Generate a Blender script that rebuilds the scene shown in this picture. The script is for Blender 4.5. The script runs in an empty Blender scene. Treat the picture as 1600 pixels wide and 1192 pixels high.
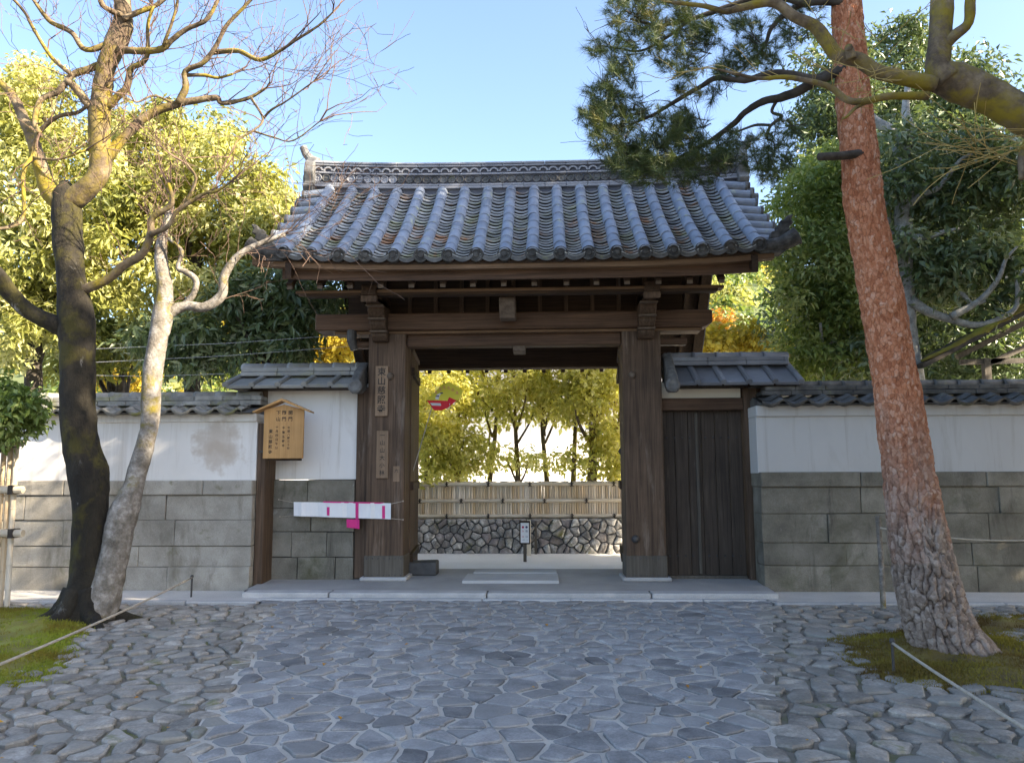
import bpy, bmesh, math, random
import numpy as np
from mathutils import Matrix, Vector

random.seed(7)
rng = np.random.default_rng(7)
R = math.radians
scene = bpy.context.scene
col = scene.collection

# ------------------------------------------------------------------ camera
CAM = Vector((0.0, 0.0, 1.6))
F_PX = 1208.0                       # focal length in pixels of the 1600 px wide photograph
PITCH, YAW, ROLL = R(6.8), R(2.4), R(-0.25)
cam_rot = Matrix.Rotation(YAW, 3, 'Z') @ Matrix.Rotation(R(90) + PITCH, 3, 'X') @ Matrix.Rotation(ROLL, 3, 'Z')
cd = bpy.data.cameras.new('camera')
cam = bpy.data.objects.new('camera', cd)
col.objects.link(cam)
cam.matrix_world = Matrix.Translation(CAM) @ cam_rot.to_4x4()
cd.sensor_width = 36.0
cd.lens = 36.0 * F_PX / 1600.0
cd.clip_start = 0.05
cd.clip_end = 3000.0
scene.camera = cam

# ------------------------------------------------------------------ sky, sun, exposure
SUN_EL, SUN_AZ = R(31), R(-22)       # azimuth counted from +X (the right), negative = behind the camera
sun_dir = Vector((math.cos(SUN_EL) * math.cos(SUN_AZ), math.cos(SUN_EL) * math.sin(SUN_AZ), math.sin(SUN_EL)))
world = bpy.data.worlds.new('World')
scene.world = world
world.use_nodes = True
wn = world.node_tree.nodes
sky = wn.new('ShaderNodeTexSky')
sky.sky_type = 'NISHITA'
sky.sun_disc = False
sky.sun_elevation = SUN_EL
sky.sun_rotation = math.pi / 2 - SUN_AZ
sky.altitude = 50
sky.air_density = 0.9
sky.dust_density = 2.0
sky.ozone_density = 1.2
wn['Background'].inputs['Strength'].default_value = 0.11
world.node_tree.links.new(sky.outputs['Color'], wn['Background'].inputs['Color'])
sl = bpy.data.lights.new('sun', 'SUN')
sl.energy = 5.0
sl.angle = R(0.53)
sl.color = (1.0, 0.85, 0.64)
sun = bpy.data.objects.new('sun', sl)
col.objects.link(sun)
sun.rotation_euler = (-sun_dir).to_track_quat('-Z', 'Y').to_euler()
sun.location = sun_dir * 60
scene.view_settings.view_transform = 'Standard'
scene.view_settings.look = 'None'
scene.view_settings.exposure = 2.2
scene.view_settings.gamma = 1.0


# ------------------------------------------------------------------ helpers: where things stand
def P(px, py, Y):
    """the point of the plane y = Y seen at a photo pixel"""
    d = cam_rot @ Vector(((px - 800.0) / F_PX, (596.0 - py) / F_PX, -1.0))
    return CAM + d * (Y / d.y)


def G(px, py, z=0.0):
    d = cam_rot @ Vector(((px - 800.0) / F_PX, (596.0 - py) / F_PX, -1.0))
    return CAM + d * ((z - CAM.z) / d.z)


def Z(py, Y, px=800):
    return P(px, py, Y).z


def X(px, Y, py=700):
    return P(px, py, Y).x


# ------------------------------------------------------------------ helpers: objects
WO = {}                             # world origin of each object


def put(o, parent, w):
    w = Vector(w)
    col.objects.link(o)
    if parent is not None:
        o.parent = parent
        o.location = w - WO[parent.name]
    else:
        o.location = w
    WO[o.name] = w
    return o


def tag(o, label=None, cat=None, group=None, kind=None):
    if label: o['label'] = label
    if cat: o['category'] = cat
    if group: o['group'] = group
    if kind: o['kind'] = kind
    return o


def thing(name, label, cat, loc, group=None):
    o = bpy.data.objects.new(name, None)
    o.empty_display_size = 0.1
    put(o, None, loc)
    return tag(o, label, cat, group)


def inst(name, me, parent, w, rot=None, scale=None):
    o = bpy.data.objects.new(name, me)
    put(o, parent, w)
    if rot is not None:
        o.rotation_euler = rot.to_euler() if isinstance(rot, Matrix) else rot
    if scale is not None:
        o.scale = scale
    return o


def tri_mesh(name, V, T, mat, smooth=False, tint=None):
    """fast mesh from a vertex array and a triangle/quad array"""
    V = np.asarray(V, dtype=np.float32); T = np.asarray(T, dtype=np.int32)
    k = T.shape[1]
    me = bpy.data.meshes.new(name)
    me.vertices.add(len(V)); me.vertices.foreach_set('co', V.ravel())
    me.loops.add(T.size); me.loops.foreach_set('vertex_index', T.ravel())
    me.polygons.add(len(T))
    me.polygons.foreach_set('loop_start', np.arange(0, T.size, k, dtype=np.int32))
    me.polygons.foreach_set('loop_total', np.full(len(T), k, dtype=np.int32))
    if tint is not None:
        a = me.attributes.new('tint', 'FLOAT', 'POINT')
        a.data.foreach_set('value', np.asarray(tint, dtype=np.float32))
    me.materials.append(mat)
    me.update(calc_edges=True)
    me.polygons.foreach_set('use_smooth', np.full(len(T), smooth, dtype=bool))
    me.validate()
    return me


class MB:
    def __init__(self):
        self.v, self.f = [], []

    def add(self, vs, fs):
        n = len(self.v)
        self.v.extend([tuple(p) for p in vs])
        self.f.extend([tuple(i + n for i in f) for f in fs])
        return self

    def box(self, x0, x1, y0, y1, z0, z1):
        return self.add([(x0, y0, z0), (x1, y0, z0), (x1, y1, z0), (x0, y1, z0), (x0, y0, z1), (x1, y0, z1), (x1, y1, z1), (x0, y1, z1)],
                        [(0, 3, 2, 1), (4, 5, 6, 7), (0, 1, 5, 4), (1, 2, 6, 5), (2, 3, 7, 6), (3, 0, 4, 7)])

    def bar(self, a, b, w, h, up=(0, 0, 1)):
        """square bar from a to b, w wide and h high"""
        a, b = Vector(a), Vector(b)
        d = (b - a).normalized()
        s = d.cross(Vector(up)).normalized(); u = s.cross(d)
        c = [(-w / 2, -h / 2), (w / 2, -h / 2), (w / 2, h / 2), (-w / 2, h / 2)]
        return self.add([p + s * i + u * j for p in (a, b) for i, j in c],
                        [(3, 2, 1, 0), (4, 5, 6, 7), (0, 1, 5, 4), (1, 2, 6, 5), (2, 3, 7, 6), (3, 0, 4, 7)])

    def prism(self, poly, axis, a, b):
        """outline extruded along an axis ('x': poly is y,z; 'y': x,z; 'z': x,y)"""
        def m(p, t):
            return {'x': (t, p[0], p[1]), 'y': (p[0], t, p[1]), 'z': (p[0], p[1], t)}[axis]
        n = len(poly)
        return self.add([m(p, a) for p in poly] + [m(p, b) for p in poly],
                        [tuple(range(n))[::-1], tuple(range(n, 2 * n))] + [(i, (i + 1) % n, n + (i + 1) % n, n + i) for i in range(n)])

    def tube(self, pts, rad, n=8, cap=True, wob=0.0):
        pts = [Vector(p) for p in pts]
        if not hasattr(rad, '__len__'): rad = [rad] * len(pts)
        base = len(self.v)
        u = None
        for i, p in enumerate(pts):
            t = (pts[min(i + 1, len(pts) - 1)] - pts[max(i - 1, 0)])
            t = t.normalized() if t.length > 1e-9 else Vector((0, 0, 1))
            if u is None:
                u = t.orthogonal().normalized()
            u = (u - t * u.dot(t))
            u = u.normalized() if u.length > 1e-6 else t.orthogonal().normalized()
            w = t.cross(u)
            for k in range(n):
                a = 2 * math.pi * k / n
                r = rad[i] * (1 + wob * random.uniform(-1, 1))
                self.v.append(tuple(p + u * (r * math.cos(a)) + w * (r * math.sin(a))))
        for i in range(len(pts) - 1):
            for k in range(n):
                a, b = base + i * n + k, base + i * n + (k + 1) % n
                self.f.append((a, b, b + n, a + n))
        if cap:
            self.f.append(tuple(base + k for k in range(n))[::-1])
            self.f.append(tuple(base + (len(pts) - 1) * n + k for k in range(n)))
        return self

    def lathe(self, c, axis, prof, n=14):
        """profile (distance along axis, radius) turned about an axis through c"""
        a = Vector(axis).normalized(); u = a.orthogonal().normalized(); w = a.cross(u)
        c = Vector(c); base = len(self.v)
        for h, r in prof:
            for k in range(n):
                t = 2 * math.pi * k / n
                self.v.append(tuple(c + a * h + u * (r * math.cos(t)) + w * (r * math.sin(t))))
        for i in range(len(prof) - 1):
            for k in range(n):
                p, q = base + i * n + k, base + i * n + (k + 1) % n
                self.f.append((p, q, q + n, p + n))
        self.f.append(tuple(base + k for k in range(n))[::-1])
        self.f.append(tuple(base + (len(prof) - 1) * n + k for k in range(n)))
        return self

    def mesh(self, name, mat, origin=(0, 0, 0), smooth=False, bevel=0.0, seg=1):
        o = Vector(origin)
        me = bpy.data.meshes.new(name)
        me.from_pydata([tuple(Vector(p) - o) for p in self.v], [], self.f)
        bm = bmesh.new(); bm.from_mesh(me)
        bmesh.ops.recalc_face_normals(bm, faces=bm.faces)
        if bevel > 0:
            bmesh.ops.bevel(bm, geom=list(bm.edges), offset=bevel, segments=seg, affect='EDGES', profile=0.6, clamp_overlap=True)
        bm.to_mesh(me); bm.free()
        me.materials.append(mat)
        if smooth:
            me.polygons.foreach_set('use_smooth', np.ones(len(me.polygons), dtype=bool))
        return me

    def build(self, name, mat, parent=None, origin=None, smooth=False, bevel=0.0, seg=1):
        if origin is None:
            if parent is not None: origin = WO[parent.name]
            else:
                a = np.array(self.v); origin = ((a[:, 0].min() + a[:, 0].max()) / 2, (a[:, 1].min() + a[:, 1].max()) / 2, a[:, 2].min())
        me = self.mesh(name, mat, origin, smooth, bevel, seg)
        return put(bpy.data.objects.new(name, me), parent, origin)


# ------------------------------------------------------------------ numpy noise
def _h(ix, iy, iz):
    n = (ix.astype(np.int64) * 374761393 + iy.astype(np.int64) * 668265263 + iz.astype(np.int64) * 2147483647) & 0xffffffff
    n = ((n ^ (n >> 13)) * 1274126177) & 0xffffffff
    n = ((n ^ (n >> 15)) * 2246822519) & 0xffffffff
    return ((n ^ (n >> 16)) & 0xffffff) / float(0xffffff)


def vnoise(p):
    """value noise in [-1, 1] at an (n, 3) array"""
    p = np.asarray(p, dtype=float)
    i = np.floor(p); f = p - i; f = f * f * (3 - 2 * f); i = i.astype(np.int64)
    out = 0
    for dx in (0, 1):
        for dy in (0, 1):
            for dz in (0, 1):
                w = (f[:, 0] if dx else 1 - f[:, 0]) * (f[:, 1] if dy else 1 - f[:, 1]) * (f[:, 2] if dz else 1 - f[:, 2])
                out = out + w * _h(i[:, 0] + dx, i[:, 1] + dy, i[:, 2] + dz)
    return out * 2 - 1


def fbm(p, oct=4):
    s, a, t = 0, 1.0, 0
    p = np.asarray(p, dtype=float)
    for _ in range(oct):
        s = s + a * vnoise(p); t += a; a *= 0.5; p = p * 2.03 + 7.1
    return s / t


def cells2(u, v, period):
    """jittered-grid cells, periodic in u: returns F1, F2 and a value per cell"""
    iu, iv = np.floor(u).astype(int), np.floor(v).astype(int)
    d1 = np.full(len(u), 9.0); d2 = d1.copy(); cid = np.zeros(len(u))
    for a in (-1, 0, 1):
        for b in (-1, 0, 1):
            cu, cv = iu + a, iv + b
            k = np.mod(cu, period)
            jx = _h(k, cv, np.full_like(k, 3)); jy = _h(k, cv, np.full_like(k, 8))
            d = np.hypot(cu + 0.12 + 0.76 * jx - u, cv + 0.12 + 0.76 * jy - v)
            near = d < d1
            d2 = np.where(near, d1, np.minimum(d2, d))
            cid = np.where(near, _h(k, cv, np.full_like(k, 21)), cid)
            d1 = np.where(near, d, d1)
    return d1, d2, cid


# ------------------------------------------------------------------ materials
def rgb(c):
    return (c[0], c[1], c[2], 1.0)


class NT:
    def __init__(self, name):
        self.m = bpy.data.materials.new(name); self.m.use_nodes = True
        self.t = self.m.node_tree; self.n = self.t.nodes
        self.b = self.n['Principled BSDF']; self.out = self.n['Material Output']
        self.pos = self.n.new('ShaderNodeNewGeometry').outputs['Position']

    def link(self, a, b): self.t.links.new(a, b)

    def mapped(self, stretch=(1, 1, 1), src=None):
        mp = self.n.new('ShaderNodeMapping'); mp.inputs['Scale'].default_value = stretch
        self.link(src or self.pos, mp.inputs['Vector']); return mp.outputs['Vector']

    def noise(self, scale, detail=5, rough=0.6, vec=None, dist=0.0):
        t = self.n.new('ShaderNodeTexNoise')
        t.inputs['Scale'].default_value = scale; t.inputs['Detail'].default_value = detail
        t.inputs['Roughness'].default_value = rough; t.inputs['Distortion'].default_value = dist
        self.link(vec or self.pos, t.inputs['Vector']); return t.outputs['Fac']

    def voro(self, scale, vec=None, feature='F1'):
        t = self.n.new('ShaderNodeTexVoronoi'); t.feature = feature
        t.inputs['Scale'].default_value = scale
        self.link(vec or self.pos, t.inputs['Vector']); return t.outputs['Distance']

    def ramp(self, fac, stops):
        r = self.n.new('ShaderNodeValToRGB'); e = r.color_ramp.elements
        while len(e) < len(stops): e.new(0.5)
        for k, (p, c) in enumerate(stops):
            e[k].position = p; e[k].color = rgb(c) if hasattr(c, '__len__') else (c, c, c, 1)
        self.link(fac, r.inputs['Fac']); return r.outputs['Color']

    def mix(self, fac, a, b, mode='MIX'):
        m = self.n.new('ShaderNodeMix'); m.data_type = 'RGBA'; m.blend_type = mode
        for s, v in ((m.inputs[0], fac), (m.inputs[6], a), (m.inputs[7], b)):
            if isinstance(v, (int, float)): s.default_value = v if s.type == 'VALUE' else (v, v, v, 1)
            elif isinstance(v, (tuple, list)): s.default_value = rgb(v)
            else: self.link(v, s)
        return m.outputs[2]

    def math(self, op, a, b=0.0, c=None):
        m = self.n.new('ShaderNodeMath'); m.operation = op
        for s, v in zip(m.inputs, (a, b, c)):
            if v is None: continue
            if isinstance(v, (int, float)): s.default_value = v
            else: self.link(v, s)
        return m.outputs[0]

    def objrand(self):
        return self.n.new('ShaderNodeObjectInfo').outputs['Random']

    def bump(self, h, strength, dist=0.02):
        b = self.n.new('ShaderNodeBump'); b.inputs['Strength'].default_value = strength; b.inputs['Distance'].default_value = dist
        self.link(h, b.inputs['Height']); self.link(b.outputs['Normal'], self.b.inputs['Normal'])

    def color(self, c): self.link(c, self.b.inputs['Base Color'])

    def rough(self, r):
        if isinstance(r, (int, float)): self.b.inputs['Roughness'].default_value = r
        else: self.link(r, self.b.inputs['Roughness'])


def surf(name, cols, scale=3.0, stretch=(1, 1, 1), rough=0.8, bump=0.3, bscale=40.0, bdist=0.01, rnd=0.0, spots=(), spec=0.5, detail=6, fine=0.0, hue=None):
    """mottled matt surface; spots = (colour, scale, lo, hi, stretch) patches laid over it"""
    t = NT(name)
    v = t.mapped(stretch)
    n = t.noise(scale, detail, 0.62, v)
    k = len(cols)
    c = t.ramp(n, [(0.3 + 0.4 * i / max(1, k - 1), cc) for i, cc in enumerate(cols)])
    if fine:
        c = t.mix(1.0, c, t.ramp(t.noise(bscale * 1.5, 3, 0.7, v), [(0.3, 1 - fine), (0.7, 1 + fine)]), 'MULTIPLY')
    for s in spots:
        sc, lo, hi = s[1], s[2], s[3]
        sv = t.mapped(s[4]) if len(s) > 4 else t.pos
        c = t.mix(t.ramp(t.noise(sc, 6, 0.68, sv, 0.4), [(lo, 0.0), (hi, 1.0)]), c, s[0])
    if rnd:
        r = t.objrand()
        c = t.mix(1.0, c, t.ramp(r, [(0.0, 1 - rnd), (1.0, 1 + rnd)]), 'MULTIPLY')
        if hue:
            r2 = t.math('FRACT', t.math('MULTIPLY', r, 17.31))
            c = t.mix(t.ramp(r2, [(0.55, 0.0), (1.0, 0.75)]), c, hue)
    t.color(c); t.rough(rough)
    t.b.inputs['Specular IOR Level'].default_value = spec
    if bump:
        t.bump(t.noise(bscale, 6, 0.65, v), bump, bdist)
    return t.m


def wood(name, dark, light, axis, rough=0.7, grain=1.0, rnd=0.12, spots=(), spec=0.3):
    s = {'x': (0.7, 22, 22), 'y': (22, 0.7, 22), 'z': (22, 22, 0.7)}[axis]
    t = NT(name)
    v = t.mapped(s)
    g = t.noise(1.6, 6, 0.65, v, 0.5)
    c = t.ramp(g, [(0.32, dark), (0.68, light)])
    c = t.mix(t.ramp(t.noise(1.1, 4, 0.6), [(0.35, 0.0), (0.75, 0.55)]), c, tuple(x * 0.5 for x in dark))
    for sp in spots:
        c = t.mix(t.ramp(t.noise(sp[1], 6, 0.68, t.mapped(sp[4]) if len(sp) > 4 else t.pos), [(sp[2], 0.0), (sp[3], 1.0)]), c, sp[0])
    c = t.mix(1.0, c, t.ramp(t.objrand(), [(0.0, 1 - rnd), (1.0, 1 + rnd)]), 'MULTIPLY')
    t.color(c); t.rough(rough); t.b.inputs['Specular IOR Level'].default_value = spec
    t.bump(t.noise(3.0, 7, 0.7, v), 0.35 * grain, 0.01)
    return t.m


def leafmat(name, a, b, c=None, trans=0.35, rough=0.45, spec=0.4):
    """thin leaf: colour from the leaf's own tint, some light passes through"""
    t = NT(name)
    at = t.n.new('ShaderNodeAttribute'); at.attribute_name = 'tint'
    stops = [(0.0, a), (1.0, b)] if c is None else [(0.0, a), (0.55, b), (1.0, c)]
    cc = t.ramp(at.outputs['Fac'], stops)
    t.color(cc); t.rough(rough); t.b.inputs['Specular IOR Level'].default_value = spec
    tr = t.n.new('ShaderNodeBsdfTranslucent')
    t.link(t.mix(0.5, cc, (1.0, 0.9, 0.25), 'SOFT_LIGHT'), tr.inputs['Color'])
    mx = t.n.new('ShaderNodeMixShader'); mx.inputs['Fac'].default_value = trans
    t.link(t.b.outputs[0], mx.inputs[1]); t.link(tr.outputs[0], mx.inputs[2])
    t.link(mx.outputs[0], t.out.inputs['Surface'])
    return t.m


M = {}
M['earth'] = surf('earth', [(0.10, 0.085, 0.065), (0.17, 0.15, 0.12)], 2.0, rough=0.95, bump=0.6, bscale=30)
M['mortar'] = surf('mortar', [(0.40, 0.365, 0.31), (0.58, 0.535, 0.465)], 2.2, rough=0.95, bump=0.5, bscale=90, fine=0.15)
M['flagstone'] = surf('flagstone', [(0.155, 0.153, 0.152), (0.24, 0.236, 0.232), (0.335, 0.328, 0.318)], 5.0, rough=0.78, bump=0.4, bscale=38, bdist=0.012, rnd=0.36, fine=0.2, spec=0.3,
                      hue=(0.27, 0.262, 0.25), spots=[((0.33, 0.32, 0.30), 9.0, 0.60, 0.78)])
M['cobble'] = surf('cobble', [(0.15, 0.134, 0.112), (0.25, 0.226, 0.192), (0.36, 0.33, 0.285)], 6.0, rough=0.85, bump=0.5, bscale=32, bdist=0.014, rnd=0.26, fine=0.14,
                   hue=(0.25, 0.24, 0.21), spots=[((0.13, 0.14, 0.035), 2.6, 0.60, 0.72)])
M['bed'] = surf('bed', [(0.15, 0.13, 0.10), (0.25, 0.22, 0.175)], 3.0, rough=0.95, bump=0.6, bscale=40, spots=[((0.11, 0.12, 0.03), 1.7, 0.5, 0.68)])
M['gravel'] = surf('gravel', [(0.50, 0.48, 0.44), (0.64, 0.61, 0.57)], 1.2, rough=0.95, bump=0.7, bscale=110, fine=0.22)
M['court_gravel'] = surf('court_gravel', [(0.72, 0.70, 0.66), (0.82, 0.80, 0.77)], 0.9, rough=0.95, bump=0.6, bscale=120, fine=0.16)
M['concrete'] = surf('concrete', [(0.30, 0.29, 0.275), (0.40, 0.385, 0.365)], 1.5, rough=0.9, bump=0.4, bscale=120, fine=0.2)
M['slab'] = surf('slab', [(0.42, 0.42, 0.42), (0.52, 0.515, 0.50)], 3.0, rough=0.8, bump=0.25, bscale=90, rnd=0.08, fine=0.12)
M['kerb'] = surf('kerb', [(0.36, 0.36, 0.36), (0.50, 0.49, 0.475)], 4.0, rough=0.8, bump=0.35, bscale=70, rnd=0.1, fine=0.14)
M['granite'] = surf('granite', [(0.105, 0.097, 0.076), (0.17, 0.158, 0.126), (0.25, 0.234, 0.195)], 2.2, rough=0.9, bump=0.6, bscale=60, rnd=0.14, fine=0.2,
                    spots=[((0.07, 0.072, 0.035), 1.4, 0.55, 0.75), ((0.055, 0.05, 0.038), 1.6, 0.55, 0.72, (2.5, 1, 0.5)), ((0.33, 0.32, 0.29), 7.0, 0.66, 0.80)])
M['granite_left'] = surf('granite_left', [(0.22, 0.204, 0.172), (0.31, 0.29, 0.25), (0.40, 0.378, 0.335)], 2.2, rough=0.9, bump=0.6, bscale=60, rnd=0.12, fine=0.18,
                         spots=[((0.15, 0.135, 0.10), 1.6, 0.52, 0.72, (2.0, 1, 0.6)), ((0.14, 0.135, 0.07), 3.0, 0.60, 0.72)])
M['rock'] = surf('rock', [(0.13, 0.125, 0.115), (0.27, 0.26, 0.24), (0.46, 0.45, 0.42)], 4.5, rough=0.9, bump=0.7, bscale=24, bdist=0.03, rnd=0.25, fine=0.2,
                 spots=[((0.13, 0.13, 0.03), 1.5, 0.56, 0.66), ((0.60, 0.59, 0.55), 5.0, 0.54, 0.66)], hue=(0.20, 0.17, 0.17))
M['dark_stone'] = surf('dark_stone', [(0.045, 0.047, 0.05), (0.09, 0.09, 0.09)], 6.0, rough=0.8, bump=0.5, bscale=50)
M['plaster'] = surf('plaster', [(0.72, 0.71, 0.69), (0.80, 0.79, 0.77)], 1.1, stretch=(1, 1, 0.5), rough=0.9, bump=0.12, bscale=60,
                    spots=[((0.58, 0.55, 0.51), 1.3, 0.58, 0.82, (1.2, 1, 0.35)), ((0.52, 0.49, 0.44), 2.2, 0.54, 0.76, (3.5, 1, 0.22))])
M['plaster_shaded'] = surf('plaster_shaded', [(0.50, 0.50, 0.495), (0.57, 0.57, 0.56)], 1.1, stretch=(1, 1, 0.5), rough=0.9, bump=0.12, bscale=60,  # white plaster of the right wall, tree shade put into its colour
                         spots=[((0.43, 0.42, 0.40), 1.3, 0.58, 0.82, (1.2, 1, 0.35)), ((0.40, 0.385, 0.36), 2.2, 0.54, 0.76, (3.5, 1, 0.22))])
M['plaster_cream'] = surf('plaster_cream', [(0.66, 0.62, 0.52), (0.74, 0.70, 0.60)], 1.1, rough=0.9, bump=0.12, bscale=60)


def stained_plaster():
    """white plaster with one brown damp blotch of its own shape"""
    t = NT('plaster_left')
    c = t.ramp(t.noise(1.1, 6, 0.62, t.mapped((1, 1, 0.5))), [(0.3, (0.70, 0.685, 0.655)), (0.7, (0.79, 0.775, 0.75))])
    c = t.mix(t.ramp(t.noise(1.5, 6, 0.68, t.mapped((1.4, 1, 0.35)), 0.4), [(0.58, 0.0), (0.85, 0.8)]), c, (0.55, 0.52, 0.475))
    c = t.mix(t.ramp(t.noise(2.2, 6, 0.68, t.mapped((3.5, 1, 0.22)), 0.3), [(0.50, 0.0), (0.76, 0.8)]), c, (0.53, 0.49, 0.44))
    s = P(343, 700, 10.82)
    d = t.n.new('ShaderNodeVectorMath'); d.operation = 'DISTANCE'; t.link(t.mapped((1.0, 0.0, 1.15)), d.inputs[0]); d.inputs[1].default_value = (s.x, 0, s.z * 1.15)
    f = t.math('ADD', d.outputs['Value'], t.math('MULTIPLY', t.math('SUBTRACT', t.noise(4.5, 5, 0.6), 0.5), 0.75))
    c = t.mix(t.ramp(f, [(0.10, 0.85), (0.30, 0.55), (0.42, 0.0)]), c, (0.46, 0.385, 0.31))
    t.color(c); t.rough(0.9); t.bump(t.noise(60, 6, 0.65), 0.12, 0.01)
    return t.m


M['plaster_left'] = stained_plaster()
tile_spots = [((0.16, 0.18, 0.205), 2.5, 0.55, 0.75), ((0.38, 0.42, 0.31), 6.0, 0.58, 0.68), ((0.40, 0.40, 0.40), 11.0, 0.60, 0.75)]
M['tile_round'] = surf('tile_round', [(0.18, 0.215, 0.275), (0.24, 0.28, 0.35), (0.31, 0.35, 0.41)], 4.0, rough=0.5, bump=0.18, bscale=50, rnd=0.07, spots=tile_spots)
M['tile_pan'] = surf('tile_pan', [(0.22, 0.24, 0.265), (0.36, 0.38, 0.395), (0.48, 0.49, 0.485)], 5.0, rough=0.6, bump=0.25, bscale=50, rnd=0.2,
                     spots=[((0.33, 0.35, 0.22), 2.2, 0.50, 0.70), ((0.40, 0.225, 0.13), 1.7, 0.56, 0.65)])
M['tile_dark'] = surf('tile_dark', [(0.055, 0.055, 0.055), (0.11, 0.11, 0.108), (0.19, 0.19, 0.18)], 9.0, rough=0.6, bump=0.35, bscale=60, rnd=0.15)
M['tile_black'] = surf('tile_black', [(0.03, 0.03, 0.03), (0.065, 0.064, 0.06), (0.12, 0.12, 0.115)], 12.0, rough=0.75, bump=0.4, bscale=60, rnd=0.15, spec=0.25)
M['tile_ridge'] = surf('tile_ridge', [(0.21, 0.22, 0.25), (0.30, 0.31, 0.335)], 6.0, rough=0.55, bump=0.2, bscale=50, rnd=0.1)
M['ridge_deep'] = surf('ridge_deep', [(0.07, 0.075, 0.10), (0.12, 0.125, 0.15)], 8.0, rough=0.7, bump=0.2)
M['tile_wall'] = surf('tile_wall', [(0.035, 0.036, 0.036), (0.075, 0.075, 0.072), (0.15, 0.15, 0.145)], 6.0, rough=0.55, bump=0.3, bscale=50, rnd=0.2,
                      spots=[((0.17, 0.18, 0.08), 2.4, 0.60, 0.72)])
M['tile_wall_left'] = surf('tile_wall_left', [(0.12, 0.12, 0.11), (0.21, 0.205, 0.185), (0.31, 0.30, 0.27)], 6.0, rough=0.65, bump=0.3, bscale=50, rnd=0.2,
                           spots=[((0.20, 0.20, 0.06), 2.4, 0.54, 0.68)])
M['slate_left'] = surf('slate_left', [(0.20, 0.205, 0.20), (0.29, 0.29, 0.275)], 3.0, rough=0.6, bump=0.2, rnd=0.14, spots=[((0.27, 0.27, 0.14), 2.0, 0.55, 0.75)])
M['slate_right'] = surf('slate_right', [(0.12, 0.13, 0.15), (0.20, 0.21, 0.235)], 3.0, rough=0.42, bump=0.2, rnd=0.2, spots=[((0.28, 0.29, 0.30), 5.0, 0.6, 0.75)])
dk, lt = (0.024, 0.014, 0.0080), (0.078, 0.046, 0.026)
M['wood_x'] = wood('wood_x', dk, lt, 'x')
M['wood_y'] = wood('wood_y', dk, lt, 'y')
M['wood_z'] = wood('wood_z', (0.052, 0.032, 0.020), (0.165, 0.108, 0.070), 'z', spots=[((0.27, 0.22, 0.175), 1.5, 0.56, 0.80, (3, 3, 0.4))])
M['wood_beam'] = wood('wood_beam', (0.058, 0.032, 0.019), (0.165, 0.096, 0.058), 'x')
M['wood_eave'] = wood('wood_eave', (0.11, 0.064, 0.033), (0.25, 0.155, 0.088), 'x')
M['wood_door'] = wood('wood_door', (0.034, 0.024, 0.0175), (0.105, 0.078, 0.058), 'z', spots=[((0.18, 0.15, 0.12), 1.2, 0.58, 0.85, (4, 4, 0.5))])
M['wood_foot'] = wood('wood_foot', (0.075, 0.064, 0.050), (0.15, 0.132, 0.108), 'z')
M['wood_end'] = surf('wood_end', [(0.08, 0.055, 0.038), (0.17, 0.13, 0.095)], 14, rough=0.8, bump=0.4)
M['sign_wood'] = wood('sign_wood', (0.46, 0.25, 0.09), (0.62, 0.37, 0.15), 'z', rough=0.6, grain=0.4, rnd=0.03)
M['plate_wood'] = wood('plate_wood', (0.20, 0.135, 0.085), (0.31, 0.215, 0.14), 'z', rough=0.75, grain=0.5, rnd=0.06)
M['ink'] = surf('ink', [(0.02, 0.018, 0.016), (0.045, 0.04, 0.035)], 20, rough=0.8, bump=0)
M['iron'] = surf('iron', [(0.03, 0.03, 0.032), (0.07, 0.065, 0.06)], 18, rough=0.55, bump=0.3)
M['steel'] = surf('steel', [(0.4, 0.4, 0.4), (0.5, 0.5, 0.5)], 10, rough=0.4, bump=0)
M['bamboo'] = surf('bamboo', [(0.50, 0.40, 0.26), (0.64, 0.55, 0.42), (0.72, 0.67, 0.58)], 2.5, stretch=(1, 1, 0.4), rough=0.5, bump=0.08, rnd=0.22, hue=(0.50, 0.33, 0.15))
M['rail_bamboo'] = surf('rail_bamboo', [(0.50, 0.42, 0.30), (0.64, 0.58, 0.47)], 3.0, rough=0.5, bump=0.08, rnd=0.08)
M['tie'] = surf('tie', [(0.03, 0.025, 0.02), (0.06, 0.05, 0.04)], 20, rough=0.9)
M['rope'] = surf('rope', [(0.36, 0.31, 0.24), (0.50, 0.45, 0.37)], 25, rough=0.9, bump=0.5, bscale=120)
M['white'] = surf('white', [(0.74, 0.75, 0.77), (0.80, 0.81, 0.82)], 4, rough=0.6, bump=0.05)
M['magenta'] = surf('magenta', [(0.62, 0.02, 0.19), (0.70, 0.03, 0.24)], 4, rough=0.6, bump=0.05)
M['flag_yellow'] = surf('flag_yellow', [(0.74, 0.66, 0.04), (0.80, 0.72, 0.06)], 4, rough=0.6, bump=0.05)
M['flag_red'] = surf('flag_red', [(0.76, 0.015, 0.03), (0.82, 0.02, 0.04)], 4, rough=0.6, bump=0.05)
M['flag_pink'] = surf('flag_pink', [(0.70, 0.14, 0.20), (0.74, 0.18, 0.25)], 4, rough=0.6, bump=0)
M['blue_ink'] = surf('blue_ink', [(0.03, 0.04, 0.12), (0.05, 0.06, 0.15)], 4, rough=0.6, bump=0)
M['red_ink'] = surf('red_ink', [(0.5, 0.02, 0.10), (0.5, 0.03, 0.12)], 4, rough=0.6, bump=0)
M['moss'] = surf('moss', [(0.12, 0.10, 0.025), (0.20, 0.18, 0.03), (0.22, 0.26, 0.035)], 2.5, rough=0.95, bump=0.6, bscale=80, fine=0.25)
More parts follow.
